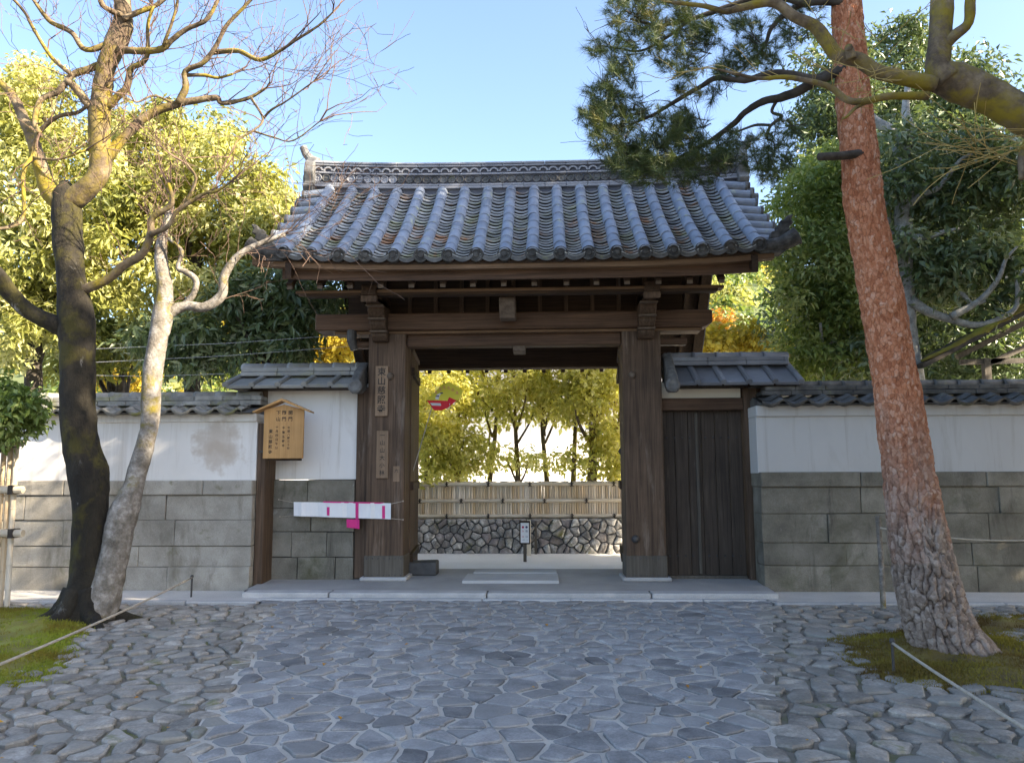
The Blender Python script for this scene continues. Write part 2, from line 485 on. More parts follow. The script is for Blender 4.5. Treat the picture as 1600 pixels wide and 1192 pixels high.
M['moss_brown'] = surf('moss_brown', [(0.085, 0.055, 0.02), (0.17, 0.12, 0.03), (0.22, 0.19, 0.035)], 2.5, rough=0.95, bump=0.6, bscale=80, fine=0.3)
M['blade_brown'] = leafmat('blade_brown', (0.13, 0.08, 0.02), (0.26, 0.22, 0.03), trans=0.2, rough=0.8)
M['moss_blade'] = leafmat('moss_blade', (0.20, 0.15, 0.02), (0.24, 0.30, 0.025), trans=0.2, rough=0.8)
M['bark_moss'] = surf('bark_moss', [(0.006, 0.0045, 0.003), (0.014, 0.011, 0.006), (0.030, 0.025, 0.015)], 5.0, stretch=(1, 1, 0.5), rough=0.95, bump=0.9, bscale=22, bdist=0.03, fine=0.2,
                      spots=[((0.042, 0.036, 0.005), 2.3, 0.50, 0.60), ((0.24, 0.23, 0.21), 3.2, 0.64, 0.72, (1, 1, 0.6))])
M['bark_pale'] = surf('bark_pale', [(0.09, 0.078, 0.06), (0.19, 0.17, 0.145), (0.36, 0.34, 0.31)], 9.0, rough=0.95, bump=0.8, bscale=26, bdist=0.025, fine=0.2,
                      spots=[((0.16, 0.13, 0.02), 2.1, 0.54, 0.64)])
M['bark_limb'] = surf('bark_limb', [(0.05, 0.034, 0.021), (0.13, 0.096, 0.058), (0.26, 0.205, 0.13)], 6.0, rough=0.9, bump=0.6, bscale=26, bdist=0.02, fine=0.15,
                      spots=[((0.22, 0.17, 0.015), 1.9, 0.47, 0.60)])
M['twig'] = surf('twig', [(0.09, 0.052, 0.038), (0.19, 0.125, 0.085)], 8, rough=0.8, bump=0)
M['twig_yellow'] = surf('twig_yellow', [(0.30, 0.21, 0.06), (0.40, 0.30, 0.10)], 8, rough=0.8, bump=0)
M['bark_grey'] = surf('bark_grey', [(0.19, 0.195, 0.185), (0.32, 0.32, 0.30), (0.46, 0.46, 0.43)], 10.0, rough=0.95, bump=0.8, bscale=30, bdist=0.02, fine=0.2,
                      spots=[((0.06, 0.055, 0.05), 7.0, 0.64, 0.70)])
M['bark_dark'] = surf('bark_dark', [(0.03, 0.025, 0.02), (0.09, 0.075, 0.06)], 8, rough=0.95, bump=0.8, bscale=26)


def pine_bark():
    """orange flakes high up, grey furrowed plates near the ground"""
    t = NT('bark_pine')
    at = t.n.new('ShaderNodeAttribute'); at.attribute_name = 'tint'      # 0 in the furrows, 1 on the plates
    pl = t.n.new('ShaderNodeAttribute'); pl.attribute_name = 'plate'     # each plate's own shade
    ag = t.n.new('ShaderNodeAttribute'); ag.attribute_name = 'age'       # 1 = old grey bark of the foot
    uv = t.n.new('ShaderNodeAttribute'); uv.attribute_name = 'unrolled'  # metres round and along the trunk
    w = t.n.new('ShaderNodeTexNoise'); w.inputs['Scale'].default_value = 16; w.inputs['Detail'].default_value = 3
    t.link(uv.outputs['Vector'], w.inputs['Vector'])
    ws = t.n.new('ShaderNodeVectorMath'); ws.operation = 'MULTIPLY_ADD'; ws.inputs[1].default_value = (.05, .07, 0)
    t.link(w.outputs['Color'], ws.inputs[0]); t.link(uv.outputs['Vector'], ws.inputs[2])
    vec = t.mapped((1.0, 0.8, 1.0), ws.outputs[0])
    edge = t.voro(24, vec, 'DISTANCE_TO_EDGE')
    cv = t.n.new('ShaderNodeTexVoronoi'); cv.inputs['Scale'].default_value = 24; t.link(vec, cv.inputs['Vector'])
    cell = t.n.new('ShaderNodeSeparateColor'); t.link(cv.outputs['Color'], cell.inputs[0])
    n = t.math('ADD', t.math('MULTIPLY', t.noise(30, 6, 0.75), 0.55), t.math('ADD', t.math('MULTIPLY', pl.outputs['Fac'], 0.15), t.math('MULTIPLY', cell.outputs[0], 0.3)))
    up = t.ramp(n, [(0.25, (0.26, 0.085, 0.040)), (0.45, (0.45, 0.175, 0.085)), (0.60, (0.54, 0.25, 0.14)), (0.78, (0.58, 0.39, 0.29))])
    low = t.ramp(n, [(0.22, (0.12, 0.088, 0.068)), (0.5, (0.27, 0.21, 0.168)), (0.8, (0.45, 0.385, 0.33))])
    c = t.mix(ag.outputs['Fac'], up, low)
    ew = t.math('MULTIPLY', t.ramp(edge, [(0.0, 1.0), (0.10, 0.0)]), t.math('MULTIPLY_ADD', ag.outputs['Fac'], -0.5, 0.66))
    c = t.mix(t.math('MULTIPLY', ew, t.ramp(t.noise(9, 4), [(0.35, 0.2), (0.65, 1.0)])), c, (0.10, 0.042, 0.025))
    c = t.mix(t.ramp(at.outputs['Fac'], [(0.0, 1.0), (0.5, 0.0)]), c, (0.045, 0.027, 0.02))
    t.color(c); t.rough(0.92); t.b.inputs['Specular IOR Level'].default_value = 0.25
    h = t.math('ADD', t.math('MULTIPLY', t.ramp(edge, [(0.0, 0.0), (0.15, 1.0)]), 0.35), t.math('ADD', t.math('MULTIPLY', cell.outputs[1], 0.35), t.math('MULTIPLY', t.noise(70, 6, 0.75), 0.6)))
    t.bump(h, 0.8, 0.012)
    return t.m


M['bark_pine'] = pine_bark()
M['leaf_gold'] = leafmat('leaf_gold', (0.045, 0.07, 0.018), (0.36, 0.37, 0.10), (0.76, 0.74, 0.42), trans=0.45)
M['leaf_dark'] = leafmat('leaf_dark', (0.045, 0.075, 0.032), (0.12, 0.17, 0.07), (0.34, 0.38, 0.22), trans=0.3, rough=0.35, spec=0.6)
M['leaf_green'] = leafmat('leaf_green', (0.06, 0.10, 0.028), (0.17, 0.24, 0.06), (0.42, 0.46, 0.19), trans=0.38, rough=0.4)
M['leaf_court'] = leafmat('leaf_court', (0.22, 0.26, 0.06), (0.60, 0.58, 0.17), (0.86, 0.82, 0.46), trans=0.6)
M['leaf_yellow'] = leafmat('leaf_yellow', (0.30, 0.22, 0.02), (0.50, 0.38, 0.04), (0.62, 0.52, 0.10), trans=0.4)
M['leaf_orange'] = leafmat('leaf_orange', (0.38, 0.15, 0.02), (0.55, 0.27, 0.03), (0.62, 0.42, 0.06), trans=0.4)
M['needle'] = leafmat('needle', (0.03, 0.052, 0.018), (0.075, 0.105, 0.03), (0.20, 0.17, 0.05), trans=0.25, rough=0.5)
M['hill'] = surf('hill', [(0.05, 0.08, 0.03), (0.10, 0.12, 0.04)], 0.2, rough=1.0, bump=0)


# ================================================================== ground
def sheet(name, poly, z, mat, kind='structure'):
    if not hasattr(z, '__len__'): z = [z] * len(poly)
    m = MB().add([(p[0], p[1], zz) for p, zz in zip(poly, z)], [tuple(range(len(poly)))])
    o = m.build(name, mat, None, origin=(poly[0][0], poly[0][1], z[0]))
    return tag(o, kind=kind)


sheet('ground', [(-700, -300), (700, -300), (700, 900), (-700, 900)], -0.06, M['earth'])

YK = G(800, 937, 0).y                      # foot of the kerb
YP = 11.1                                  # front of the gate posts
XL0, XL1 = G(275, 1190).x, X(425, YK)      # edges of the flagged way near and far
XR0, XR1 = G(1212, 1190).x, X(1196, YK)
YN = G(800, 1190).y


def xl(y): return XL0 + (XL1 - XL0) * (y - YN) / (YK - YN)
def xr(y): return XR0 + (XR1 - XR0) * (y - YN) / (YK - YN)


def clip(poly, nx, ny, c):
    out = []
    for i in range(len(poly)):
        a, b = poly[i], poly[(i + 1) % len(poly)]
        da, db = a[0] * nx + a[1] * ny - c, b[0] * nx + b[1] * ny - c
        if da <= 0: out.append(a)
        if (da < 0 < db) or (db < 0 < da):
            t = da / (da - db)
            out.append((a[0] + (b[0] - a[0]) * t, a[1] + (b[1] - a[1]) * t))
    return out


def voronoi(sites, region, gap, relax=1, near=26):
    S = np.array(sites, dtype=float)
    for it in range(relax + 1):
        cells = []
        for i in range(len(S)):
            d = S - S[i]; q = (d ** 2).sum(1)
            idx = np.argpartition(q, min(near, len(S) - 1))[:near + 1]
            poly = list(region)
            for j in idx:
                if j == i: continue
                L = math.sqrt(q[j])
                if L < 1e-6: continue
                nx, ny = d[j] / L
                g = gap if it == relax else 0
                poly = clip(poly, nx, ny, nx * S[i][0] + ny * S[i][1] + L / 2 - g / 2)
                if len(poly) < 3: break
            cells.append(poly if len(poly) >= 3 else None)
        if it < relax:
            for i, c in enumerate(cells):
                if c: S[i] = 0.45 * S[i] + 0.55 * np.mean(np.array(c), axis=0)
    return cells


def poisson(region_fn, x0, x1, y0, y1, n, dmin):
    pts = []
    tries = 0
    while len(pts) < n and tries < n * 60:
        tries += 1
        p = (random.uniform(x0, x1), random.uniform(y0, y1))
        if not region_fn(*p): continue
        dm = dmin * random.uniform(0.45, 1.5)
        if all((p[0] - q[0]) ** 2 + (p[1] - q[1]) ** 2 > dm * dm for q in pts): pts.append(p)
    return pts


def area(p):
    return 0.5 * sum(p[i][0] * p[(i + 1) % len(p)][1] - p[(i + 1) % len(p)][0] * p[i][1] for i in range(len(p)))


def knock(poly, amt):
    """corners rounded a little, edges made uneven"""
    out = []
    n = len(poly)
    for i in range(n):
        a, b = Vector(poly[i]), Vector(poly[(i + 1) % n])
        e = b - a
        if e.length < 0.02: continue
        nrm = Vector((e.y, -e.x)).normalized()
        k = min(0.2, 0.012 / e.length + 0.015)
        out.append(a + e * k + nrm * random.uniform(-amt, amt) * 0.4)
        if e.length > 0.14: out.append(a + e * random.uniform(0.4, 0.6) + nrm * random.uniform(-amt, amt))
        out.append(a + e * (1 - k) + nrm * random.uniform(-amt, amt) * 0.4)
    return out


def stone_mesh(name, poly, h, bev, dome, mat, tilt=0.0, axes='xy', base=-0.03):
    """one flat or domed stone over an outline; axes 'xz' stands it up in a wall (outward = -y)"""
    c = sum((Vector(p) for p in poly), Vector((0, 0))) / len(poly)
    n = len(poly)
    tx, ty = random.uniform(-tilt, tilt), random.uniform(-tilt, tilt)
    rings = [(1.0, base), (1.0, h - bev), (None, h), (0.5, h + dome)]
    V = []
    for s, z in rings:
        for p in poly:
            d = Vector(p) - c
            q = d * (1 - min(0.5, bev * 1.1 / max(d.length, 1e-3))) if s is None else d * s
            zz = z + (q.x * tx + q.y * ty if z > 0 else 0) + (random.uniform(-1, 1) * dome * 0.25 if z == h + dome else 0)
            V.append((q.x, q.y, zz))
    V.append((0, 0, h + dome * 1.1))
    Fs = [(r * n + i, r * n + (i + 1) % n, (r + 1) * n + (i + 1) % n, (r + 1) * n + i) for r in range(3) for i in range(n)]
    Fs += [(3 * n + i, 3 * n + (i + 1) % n, 4 * n) for i in range(n)]
    if axes == 'xz':
        V = [(v[0], -v[2], v[1]) for v in V]
    me = bpy.data.meshes.new(name); me.from_pydata(V, [], Fs)
    me.materials.append(mat)
    if dome > 0.015:
        sm = np.ones(len(Fs), dtype=bool); sm[:n] = False
        me.polygons.foreach_set('use_smooth', sm)
    return me, c


def pave(parent, cells, name, mat, hr, bev, dome, tilt, amt):
    big = sorted([c for c in cells if c and abs(area(c)) > 0.006], key=lambda c: -abs(area(c)) / (0.2 + np.mean([p[1] for p in c])) ** 2)
    for c in big[:300]:
        if area(c) < 0: c = c[::-1]
        k = knock(c, amt)
        if len(k) < 3: continue
        me, o = stone_mesh(name, k, random.uniform(*hr), bev, dome * random.uniform(0.5, 1.2), mat, tilt)
        inst(name, me, parent, (o.x, o.y, WO[parent.name].z))
    rest = big[300:]
    if rest:
        m = MB()
        for c in rest:
            if area(c) < 0: c = c[::-1]
            k = knock(c, amt)
            if len(k) < 3: continue
            me, o = stone_mesh('tmp', k, random.uniform(*hr), bev, dome, mat, tilt)
            m.add([(v.co.x + o.x, v.co.y + o.y, v.co.z + WO[parent.name].z) for v in me.vertices], [tuple(p.vertices) for p in me.polygons])
            bpy.data.meshes.remove(me)
        tag(m.build('far_' + name, mat, parent, smooth=True), kind='stuff')


# flagged way up to the gate: wide bluish stones bedded in pale mortar
way = [(xl(1.5), 1.5), (xr(1.5), 1.5), (xr(YK), YK), (xl(YK), YK)]
path = sheet('stone_path', way, 0.0, M['mortar'])
YG = 9.72                                   # where the cobbles stop and the gravel begins
lv = sheet('cobbled_verge', [(-16, 1.5), (xl(1.5), 1.5), (xl(YG), YG), (-16, YG)], -0.012, M['bed'])
rv = sheet('cobbled_verge', [(xr(1.5), 1.5), (14, 1.5), (14, YG), (xr(YG), YG)], -0.012, M['bed'])
# one ragged network of joints: wide flags in the way, rougher cobbles on both sides under the trees
flags = poisson(lambda x, y: xl(y) + .12 < x < xr(y) - .12, -4, 4, 3.2, YK, 620, 0.262)
cob_l = poisson(lambda x, y: -0.72 * y - 0.5 < x < xl(y) + .1, -8, -1, 3.6, YG, 420, 0.245)
cob_r = poisson(lambda x, y: xr(y) - .1 < x < 0.64 * y + 0.5, 1, 8, 3.6, YG, 420, 0.245)
cells = voronoi(flags + cob_l + cob_r, [(-8, 3.3), (8, 3.3), (8, YK - .05), (-8, YK - .05)], 0.034, 0)
nf, nl = len(flags), len(cob_l)


def trim(c, ymax):
    c = clip(c, 0, 1, ymax) if c else None
    return c if c and len(c) >= 3 else None


pave(path, [trim(c, YK - .16) for c in cells[:nf]], 'paving_stone', M['flagstone'], (0.007, 0.022), 0.006, 0.002, 0.035, 0.010)
pave(lv, [trim(c, YG - .02) for c in cells[nf:nf + nl]], 'cobble', M['cobble'], (0.012, 0.034), 0.011, 0.004, 0.09, 0.016)
pave(rv, [trim(c, YG - .02) for c in cells[nf + nl:]], 'cobble', M['cobble'], (0.012, 0.034), 0.011, 0.004, 0.09, 0.016)

# raked pale gravel strip under each wall, edged with a thin stone
for s, (x0, x1) in ((0, (-16, xl(YG) - 0.1)), (1, (xr(YG) + 0.05, 14))):
    sheet('gravel_strip', [(x0, YG + 0.1), (x1, YG + 0.1), (x1, 11.6), (x0, 11.6)], 0.02, M['gravel'])
    e = thing('edging', ['long grey edging stones in front of the left white wall', 'long grey edging stones in front of the right white wall'][s], 'edging', ((x0 + x1) / 2, YG, 0))
    x = max(x0, -8.0)
    while x < min(x1, 8.0):
        L = random.uniform(0.7, 1.3); b = min(x + L, x1)
        MB().box(x + .006, b - .006, YG + random.uniform(-.01, .01), YG + 0.11, -0.05, 0.035 + random.uniform(-.004, .006)).build('edging_stone', M['kerb'], e, bevel=0.012)
        x += L

# kerb, flat strip at its foot, forecourt and court
XA, XB = xl(YK) - 0.35, xr(YK) + 0.1
HK = 0.085
kb = thing('kerb', 'low pale granite kerb along the foot of the gate forecourt', 'kerb', ((XA + XB) / 2, YK, 0))
x = XA
for L in (1.15, 2.05, 2.1, 2.0, 2.1):
    b = min(x + L, XB)
    if b - x > 0.1:
        MB().box(x + .008, b - .008, YK + random.uniform(0, .008), YK + 0.25, -0.06, HK + random.uniform(-.003, .003)).build('kerb_stone', M['kerb'], kb, bevel=0.02, seg=2)
    x += L
fs = thing('foot_strip', 'thin pale stone strip lying flush before the kerb', 'edging', ((XA + XB) / 2, YK - 0.1, 0))
x = XA + 0.25
while x < XB - 0.3:
    L = random.uniform(1.1, 1.8); b = min(x + L, XB - 0.2)
    MB().box(x + .005, b - .005, YK - 0.15, YK - 0.035, -0.05, 0.028).build('strip_stone', M['slab'], fs, bevel=0.008)
    x += L
ZS = 0.125
YS = 12.35
fc = MB().add([(XA - .05, YK + .245, HK - .006), (XB, YK + .245, HK - .006), (XB, YP + .6, ZS), (XA - .05, YP + .6, ZS), (XB, YS, ZS), (XA - .05, YS, ZS), (XB, YS, -.05), (XA - .05, YS, -.05),
               (XA - .05, YK + .245, -.05), (XB, YK + .245, -.05)],
              [(0, 1, 2, 3), (3, 2, 4, 5), (5, 4, 6, 7), (0, 3, 5, 7, 8), (1, 9, 6, 4, 2)]).build('gate_forecourt', M['concrete'])
tag(fc, kind='structure')
zslab = 0.12
a, b = G(722, 908, ZS), G(872, 897, ZS)
MB().box(a.x, b.x, a.y, b.y, 0.05, ZS + 0.012).build('threshold_slab', M['slab'], fc, bevel=0.006)
a2 = G(735, 896.3, ZS)
MB().box(X(740, a2.y), X(868, a2.y), a2.y + .02, a2.y + .30, 0.05, ZS + 0.022).build('threshold_slab', M['slab'], fc, bevel=0.006)
sheet('court', [(-16, 11.6), (16, 11.6), (16, 40), (-16, 40)], -0.004, M['court_gravel'])


# ================================================================== plastered garden walls
def tile_wave(w, L, mat, name, lip=0.0):
    """pan-and-roll wall tile: wavy across x, lying along -y; front edge at y=0"""
    n = 14; th = 0.02
    prof = []
    for i in range(n + 1):
        u = i / n
        z = -0.045 * math.sin(math.pi * min(1, u / 0.7)) if u < 0.7 else 0.028 * math.sin(math.pi * (u - 0.7) / 0.3)
        prof.append((w * (u - 0.5) * 1.03, z))
    V, Fc = [], []
    for y, dz in ((0, 0), (L, 0)):
        for dd in (0, -th):
            for (x, z) in prof: V.append((x, y, z + dd))
    k = n + 1
    for i in range(n):
        Fc.append((i, i + 1, 2 * k + i + 1, 2 * k + i))
        Fc.append((k + i, 3 * k + i, 3 * k + i + 1, k + i + 1))
        Fc.append((i, k + i, k + i + 1, i + 1))
    if lip:
        b = len(V)
        for (x, z) in prof: V.append((x, -0.004, z + 0.004))
        for (x, z) in prof: V.append((x, -0.004, z - lip * (1.0 if z < 0 else 0.75)))
        for i in range(n): Fc.append((b + i, b + k + i, b + k + i + 1, b + i + 1))
        for (x, z) in prof: V.append((x, 0.02, z - lip * (1.0 if z < 0 else 0.75)))
        for i in range(n): Fc.append((b + k + i, b + 2 * k + i, b + 2 * k + i + 1, b + k + i + 1))
    me = bpy.data.meshes.new(name); me.from_pydata(V, [], Fc); me.materials.append(mat)
    me.polygons.foreach_set('use_smooth', np.ones(len(Fc), dtype=bool))
    return me


def half_round(r, L, mat, name, n=10, lip=0.006, axis='x'):
    """upturned half-round cover tile, length along x"""
    V, Fc = [], []
    rings = [(0, r + lip), (L * 0.12, r + lip), (L * 0.15, r), (L, r - 0.003), (L, r - 0.02), (0, r - 0.012)]
    for x, rr in rings:
        for i in range(n + 1):
            a = math.pi * i / n
            V.append((x, -rr * math.cos(a), rr * math.sin(a)) if axis == 'x' else (-rr * math.cos(a), x, rr * math.sin(a)))
    k = n + 1
    for j in range(len(rings)):
        jj = (j + 1) % len(rings)
        for i in range(n): Fc.append((j * k + i, j * k + i + 1, jj * k + i + 1, jj * k + i))
    me = bpy.data.meshes.new(name); me.from_pydata(V, [], Fc); me.materials.append(mat)
    bm = bmesh.new(); bm.from_mesh(me); bmesh.ops.recalc_face_normals(bm, faces=bm.faces); bm.to_mesh(me); bm.free()
    me.polygons.foreach_set('use_smooth', np.ones(len(Fc), dtype=bool))
    return me


def block_course(parent, x0, x1, yf, z0, z1, wmin, wmax, mat, depth=0.35):
    x = x0
    while x < x1 - 0.05:
        w = random.uniform(wmin, wmax); b = x1 if x1 - x - w < wmin * 0.6 else x + w
        dy = random.uniform(-.012, .012)
        m = MB().box(x + .003, b - .003, yf + dy, yf + depth, z0 + .003 + random.uniform(0, .004), z1 - .002 - random.uniform(0, .004))
        m.v = [(vx + random.uniform(-.006, .006), vy, vz + random.uniform(-.005, .005)) for vx, vy, vz in m.v]
        m.build('stone_block', mat, parent, bevel=0.010, seg=2)
        x = b


def garden_wall(label, x0, x1, yf, py, blocks, tmat, bxm, vis0, vis1, pxm, pmat):
    """py = photo rows of ridge top, tile eave, cornice, plaster foot, cap foot"""
    zr, ze, zc, zp, zq = [Z(p, y, pxm) for p, y in zip(py, (yf + .35, yf - .12, yf + .04, yf + .08, yf))]
    w = thing('garden_wall', label, 'wall', ((x0 + x1) / 2, yf + .3, 0))
    MB().box(x0 + .02, x1 - .02, yf + .05, yf + .6, -0.1, zq + .01).build('core', M['granite'], w)
    MB().box(x0, x1, yf + .10, yf + .60, zp - .01, zc).build('plaster', pmat, w, bevel=0.004)
    MB().box(x0 - .004, x1 + .004, yf + .055, yf + .645, zc, ze - .035).build('cornice', pmat, w, bevel=0.012)
    # cap course and blocks below it
    x = vis0
    while x < vis1 - .05:
        L = random.uniform(1.2, 2.0); b = min(vis1, x + L)
        if vis1 - b < .4: b = vis1
        MB().box(x + .004, b - .004, yf - .02 + random.uniform(-.005, .005), yf + .68, zq, zp + random.uniform(-.006, .006)).build('cap_stone', bxm, w, bevel=0.012)
        x = b
    zb = [0.0] + blocks + [zq - .003]
    for i in range(len(zb) - 1):
        block_course(w, vis0, vis1, yf + .01, max(zb[i] - .05, -.05) if i == 0 else zb[i], zb[i + 1], 0.75, 1.35, bxm)
    # roof: bed, two courses of wavy tiles, ridge courses and round cover tiles
    yr = yf + .35
    rise = (zr - .20 - ze)
    MB().prism([(yf - .10, ze - .03), (yr, ze + rise - .03), (yr + .45, ze - .03)], 'x', x0 + .03, x1 - .03).build('tile_bed', M['tile_dark'], w)
    tw = 0.325
    ang = math.atan2(rise, yr - yf + .12)
    t1 = tile_wave(tw, .30, tmat, 'eave_tile', 0.042); t2 = tile_wave(tw, .30, tmat, 'roof_tile')
    n = int((vis1 - vis0) / tw)
    off = (vis1 - vis0 - n * tw) / 2
    for i in range(n):
        xx = vis0 + off + (i + .5) * tw
        for me, d, nm in ((t1, 0.0, 'eave_tile'), (t2, 0.20, 'roof_tile')):
            inst(nm, me, w, (xx, yf - .13 + d * math.cos(ang) + random.uniform(-.006, .006), ze + .01 + d * math.sin(ang) + .012 * (d > 0) + random.uniform(-.004, .004)),
                 (ang - .04, random.uniform(-.02, .02), random.uniform(-.02, .02)))
    zz = ze + rise - .012
    hh = (zr - .075 - zz) / 2
    for k in range(2):
        x = vis0 + random.uniform(0, .2)
        while x < vis1 - .1:
            b = min(x + .42, vis1)
            MB().box(x + .003, b - .003, yr - .15 + .02 * k + random.uniform(-.006, .006), yr + .15 - .02 * k, zz + k * hh, zz + (k + 1) * hh - .006).build('ridge_tile', tmat, w, bevel=0.006)
            x = b
    cv = half_round(.085, .34, tmat, 'cover_tile')
    x = vis0
    while x < vis1 - .2:
        inst('cover_tile', cv, w, (x, yr, zr - .085), (0, random.uniform(-.015, .015), 0)); x += .318
    return w, (zr, ze, zc, zp, zq)


YW = 10.72
XLW = X(401, YW + .1)
XRW = X(1183, YW + .1)
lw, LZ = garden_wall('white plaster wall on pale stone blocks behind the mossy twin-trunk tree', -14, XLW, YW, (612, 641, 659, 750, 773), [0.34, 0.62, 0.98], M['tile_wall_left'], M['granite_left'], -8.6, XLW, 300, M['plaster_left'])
rw, RZ = garden_wall('white plaster wall on dark granite blocks behind the leaning pine', XRW, 13, YW, (594, 626, 649, 737, 760), [0.36, 0.66, 1.05], M['tile_wall'], M['granite'], XRW, 8.2, 1400, M['plaster_shaded'])
# dark corner post of the wall end
MB().box(XLW + .003, X(415, YW + .1), YW + .12, YW + .55, 0.0, LZ[2] - .02).build('corner_post', M['wood_z'], lw, bevel=0.01)


# ================================================================== the gate
XC = (X(573, YP) + X(1037, YP)) / 2
gate = thing('temple_gate', 'dark timber temple gate with blue-grey tiled roof standing over the paved way', 'gate', (XC, YP + .3, ZS))
PW = X(1037, YP) - X(975, YP)
XPL, XPR = (X(573, YP), X(632, YP)), (X(975, YP), X(1037, YP))
YPB = YP + .46
ZB0, ZB1 = Z(514, YP - .06), Z(487, YP - .10)        # big cross beam
for (a, b) in (XPL, XPR):
    p = MB().box(a, b, YP, YPB, ZS + .30, ZB0).build('post', M['wood_z'], gate, bevel=0.03, seg=2)
    MB().box(a - .012, b + .012, YP - .012, YPB + .012, ZS + .02, ZS + .33).build('post_foot', M['wood_foot'], p, bevel=0.012)
    nb = MB()
    for k in range(7):
        for zz in (ZS + .06, ZS + .29):
            xx = a + .03 + (b - a - .06) * k / 6
            nb.lathe((xx, YP - .012, zz), (0, -1, 0), [(-.002, .010), (.006, .009), (.009, .004)], 8)
    tag(nb.build('foot_nail', M['iron'], p), kind='stuff')
    MB().box(a - .06, b + .06, YP - .06, YPB + .06, ZS - .02, ZS + .035).build('plinth', M['kerb'], p, bevel=0.015)
for px, py, (a, b) in ((610, 588, XPL), (988, 586, XPR)):
    c = P(px, py, YP)
    MB().lathe((c.x, YP + .002, c.z), (0, -1, 0), [(0, .055), (.02, .055), (.045, .042), (.06, .015)], 14).build('nail_cover', M['wood_end'], gate, smooth=True)
c = P(993, 842, YP)
MB().lathe((c.x, YP + .002, c.z), (0, -1, 0), [(0, .055), (.02, .055), (.045, .042), (.06, .015)], 14).build('nail_cover', M['iron'], gate, smooth=True)
# beams
xb0, xb1 = X(487, YP - .1), X(1121, YP - .1)
MB().prism([(xb0, ZB0 + .0), (xb0, ZB1), (xb1, ZB1), (xb1, ZB0 + .06), (xb1 - .12, ZB0)], 'y', YP - .10, YPB - .08).build('cross_beam', M['wood_beam'], gate, bevel=0.018)
MB().box(X(519, YP), X(1103, YP), YP - .02, YPB - .16, Z(519, YP - .04), ZB0 - .002).build('beam_fillet', M['wood_eave'], gate, bevel=0.01)
MB().box(XPL[1], XPR[0], YP + .10, YP + .34, Z(540, YP + .1), Z(521, YP + .1)).build('lintel', M['wood_beam'], gate, bevel=0.012)
for (a, b) in ((X(543, YP), XPL[0]), (XPR[1], X(1082, YP))):
    MB().box(a, b, YP + .14, YP + .30, Z(541, YP + .14), Z(531, YP + .14)).build('tie_beam', M['wood_beam'], gate, bevel=0.01)
c = X(812, YP + .1)
MB().box(c - .09, c + .09, YP + .06, YP + .40, Z(549, YP + .06), Z(540, YP + .06)).build('latch_block', M['wood_end'], gate, bevel=0.008)
YR = 13.1                                   # rear posts
ZR0, ZR1 = Z(575, YR), Z(541, YR)
for (a, b) in ((X(655, YR) - .40, X(655, YR) - .06), (X(972, YR) + .06, X(972, YR) + .40)):
    p = MB().box(a, b, YR, YR + .34, 0.05, ZR0 + .2).build('rear_post', M['wood_z'], gate, bevel=0.02)
    MB().box(a - .06, b + .06, YR - .06, YR + .40, -.05, .06).build('plinth', M['kerb'], p, bevel=0.015)
MB().box(X(585, YR), X(1060, YR), YR - .02, YR + .26, ZR0, ZR1).build('rear_beam', M['wood_x'], gate, bevel=0.015)
for a in (XPL[0] + .12, XPR[0] + .14):
    MB().box(a, a + .2, YPB, YR, ZB0 - .50, ZB0 - .22).build('side_beam', M['wood_y'], gate, bevel=0.012)
    MB().box(a, a + .22, YPB - .1, YR + .2, ZB1 - .14, ZB1 + .10).build('side_beam', M['wood_y'], gate, bevel=0.012)

# ---- roof shape: front slope from the eave up to the ridge, slightly hollow, corners lifted
YE, YRG = 9.72, 11.95
ZE, ZRG = Z(399, YE), Z(291, YRG)
XE0, XE1 = X(443, YE, 390), X(1187, YE, 388)
XM, XH = (XE0 + XE1) / 2, (XE1 - XE0) / 2


def roof(t, x=None):
    """t = 0 at the front eave, 1 at the ridge -> y, z"""
    z = ZE + (ZRG - ZE) * (0.80 * t + 0.20 * t * t)
    if x is not None: z += 0.075 * abs((x - XM) / XH) ** 4
    return YE + (YRG - YE) * t, z


def roof_frame(t, x):
    y0, z0 = roof(t, x); y1, z1 = roof(t + .01, x)
    a = math.atan2(z1 - z0, y1 - y0)
    return Vector((x, y0, z0)), a


NC = 18
pitch = (XE1 - XE0) / (NC - 1)
slope_len = sum(math.dist(roof(i / 40), roof((i + 1) / 40)) for i in range(40))
# sheathing, boarded soffit and the rear slope
YE2, ZE2 = 14.15, Z(577, 14.15)
sl_ = MB()
xs = np.linspace(XE0 - .16, XE1 + .16, 17); ts = np.linspace(0.012, 1, 9)
for off in (-.055, -.115):
    for x in xs:
        for t in ts:
            y, z = roof(t, x); sl_.v.append((x, y, z + off))
nx, nt = len(xs), len(ts); N = nx * nt
for i in range(nx - 1):
    for j in range(nt - 1):
        q = i * nt + j
        sl_.f += [(q, q + nt, q + nt + 1, q + 1), (N + q, N + q + 1, N + q + nt + 1, N + q + nt)]
for i in range(nx - 1): sl_.f.append((i * nt, N + i * nt, N + (i + 1) * nt, (i + 1) * nt))
for j in range(nt - 1):
    sl_.f.append((j, j + 1, N + j + 1, N + j)); q = (nx - 1) * nt + j; sl_.f.append((q, N + q, N + q + 1, q + 1))
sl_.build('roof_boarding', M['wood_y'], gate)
rb = MB()
for k in range(int((XE1 - XE0 + .6) / pitch * 8)):
    pass
rows = 10
xs2 = np.linspace(XE0 - .12, XE1 + .12, 20 * 8 + 1)
for j in range(rows + 1):
    t = j / rows
    for i, x in enumerate(xs2):
        rb.v.append((x, YRG + .02 + (YE2 - YRG) * t, ZRG + (ZE2 + .12 - ZRG) * (1.12 * t - .12 * t * t) + .05 * abs(math.sin(math.pi * i / 8))))
n2 = len(xs2)
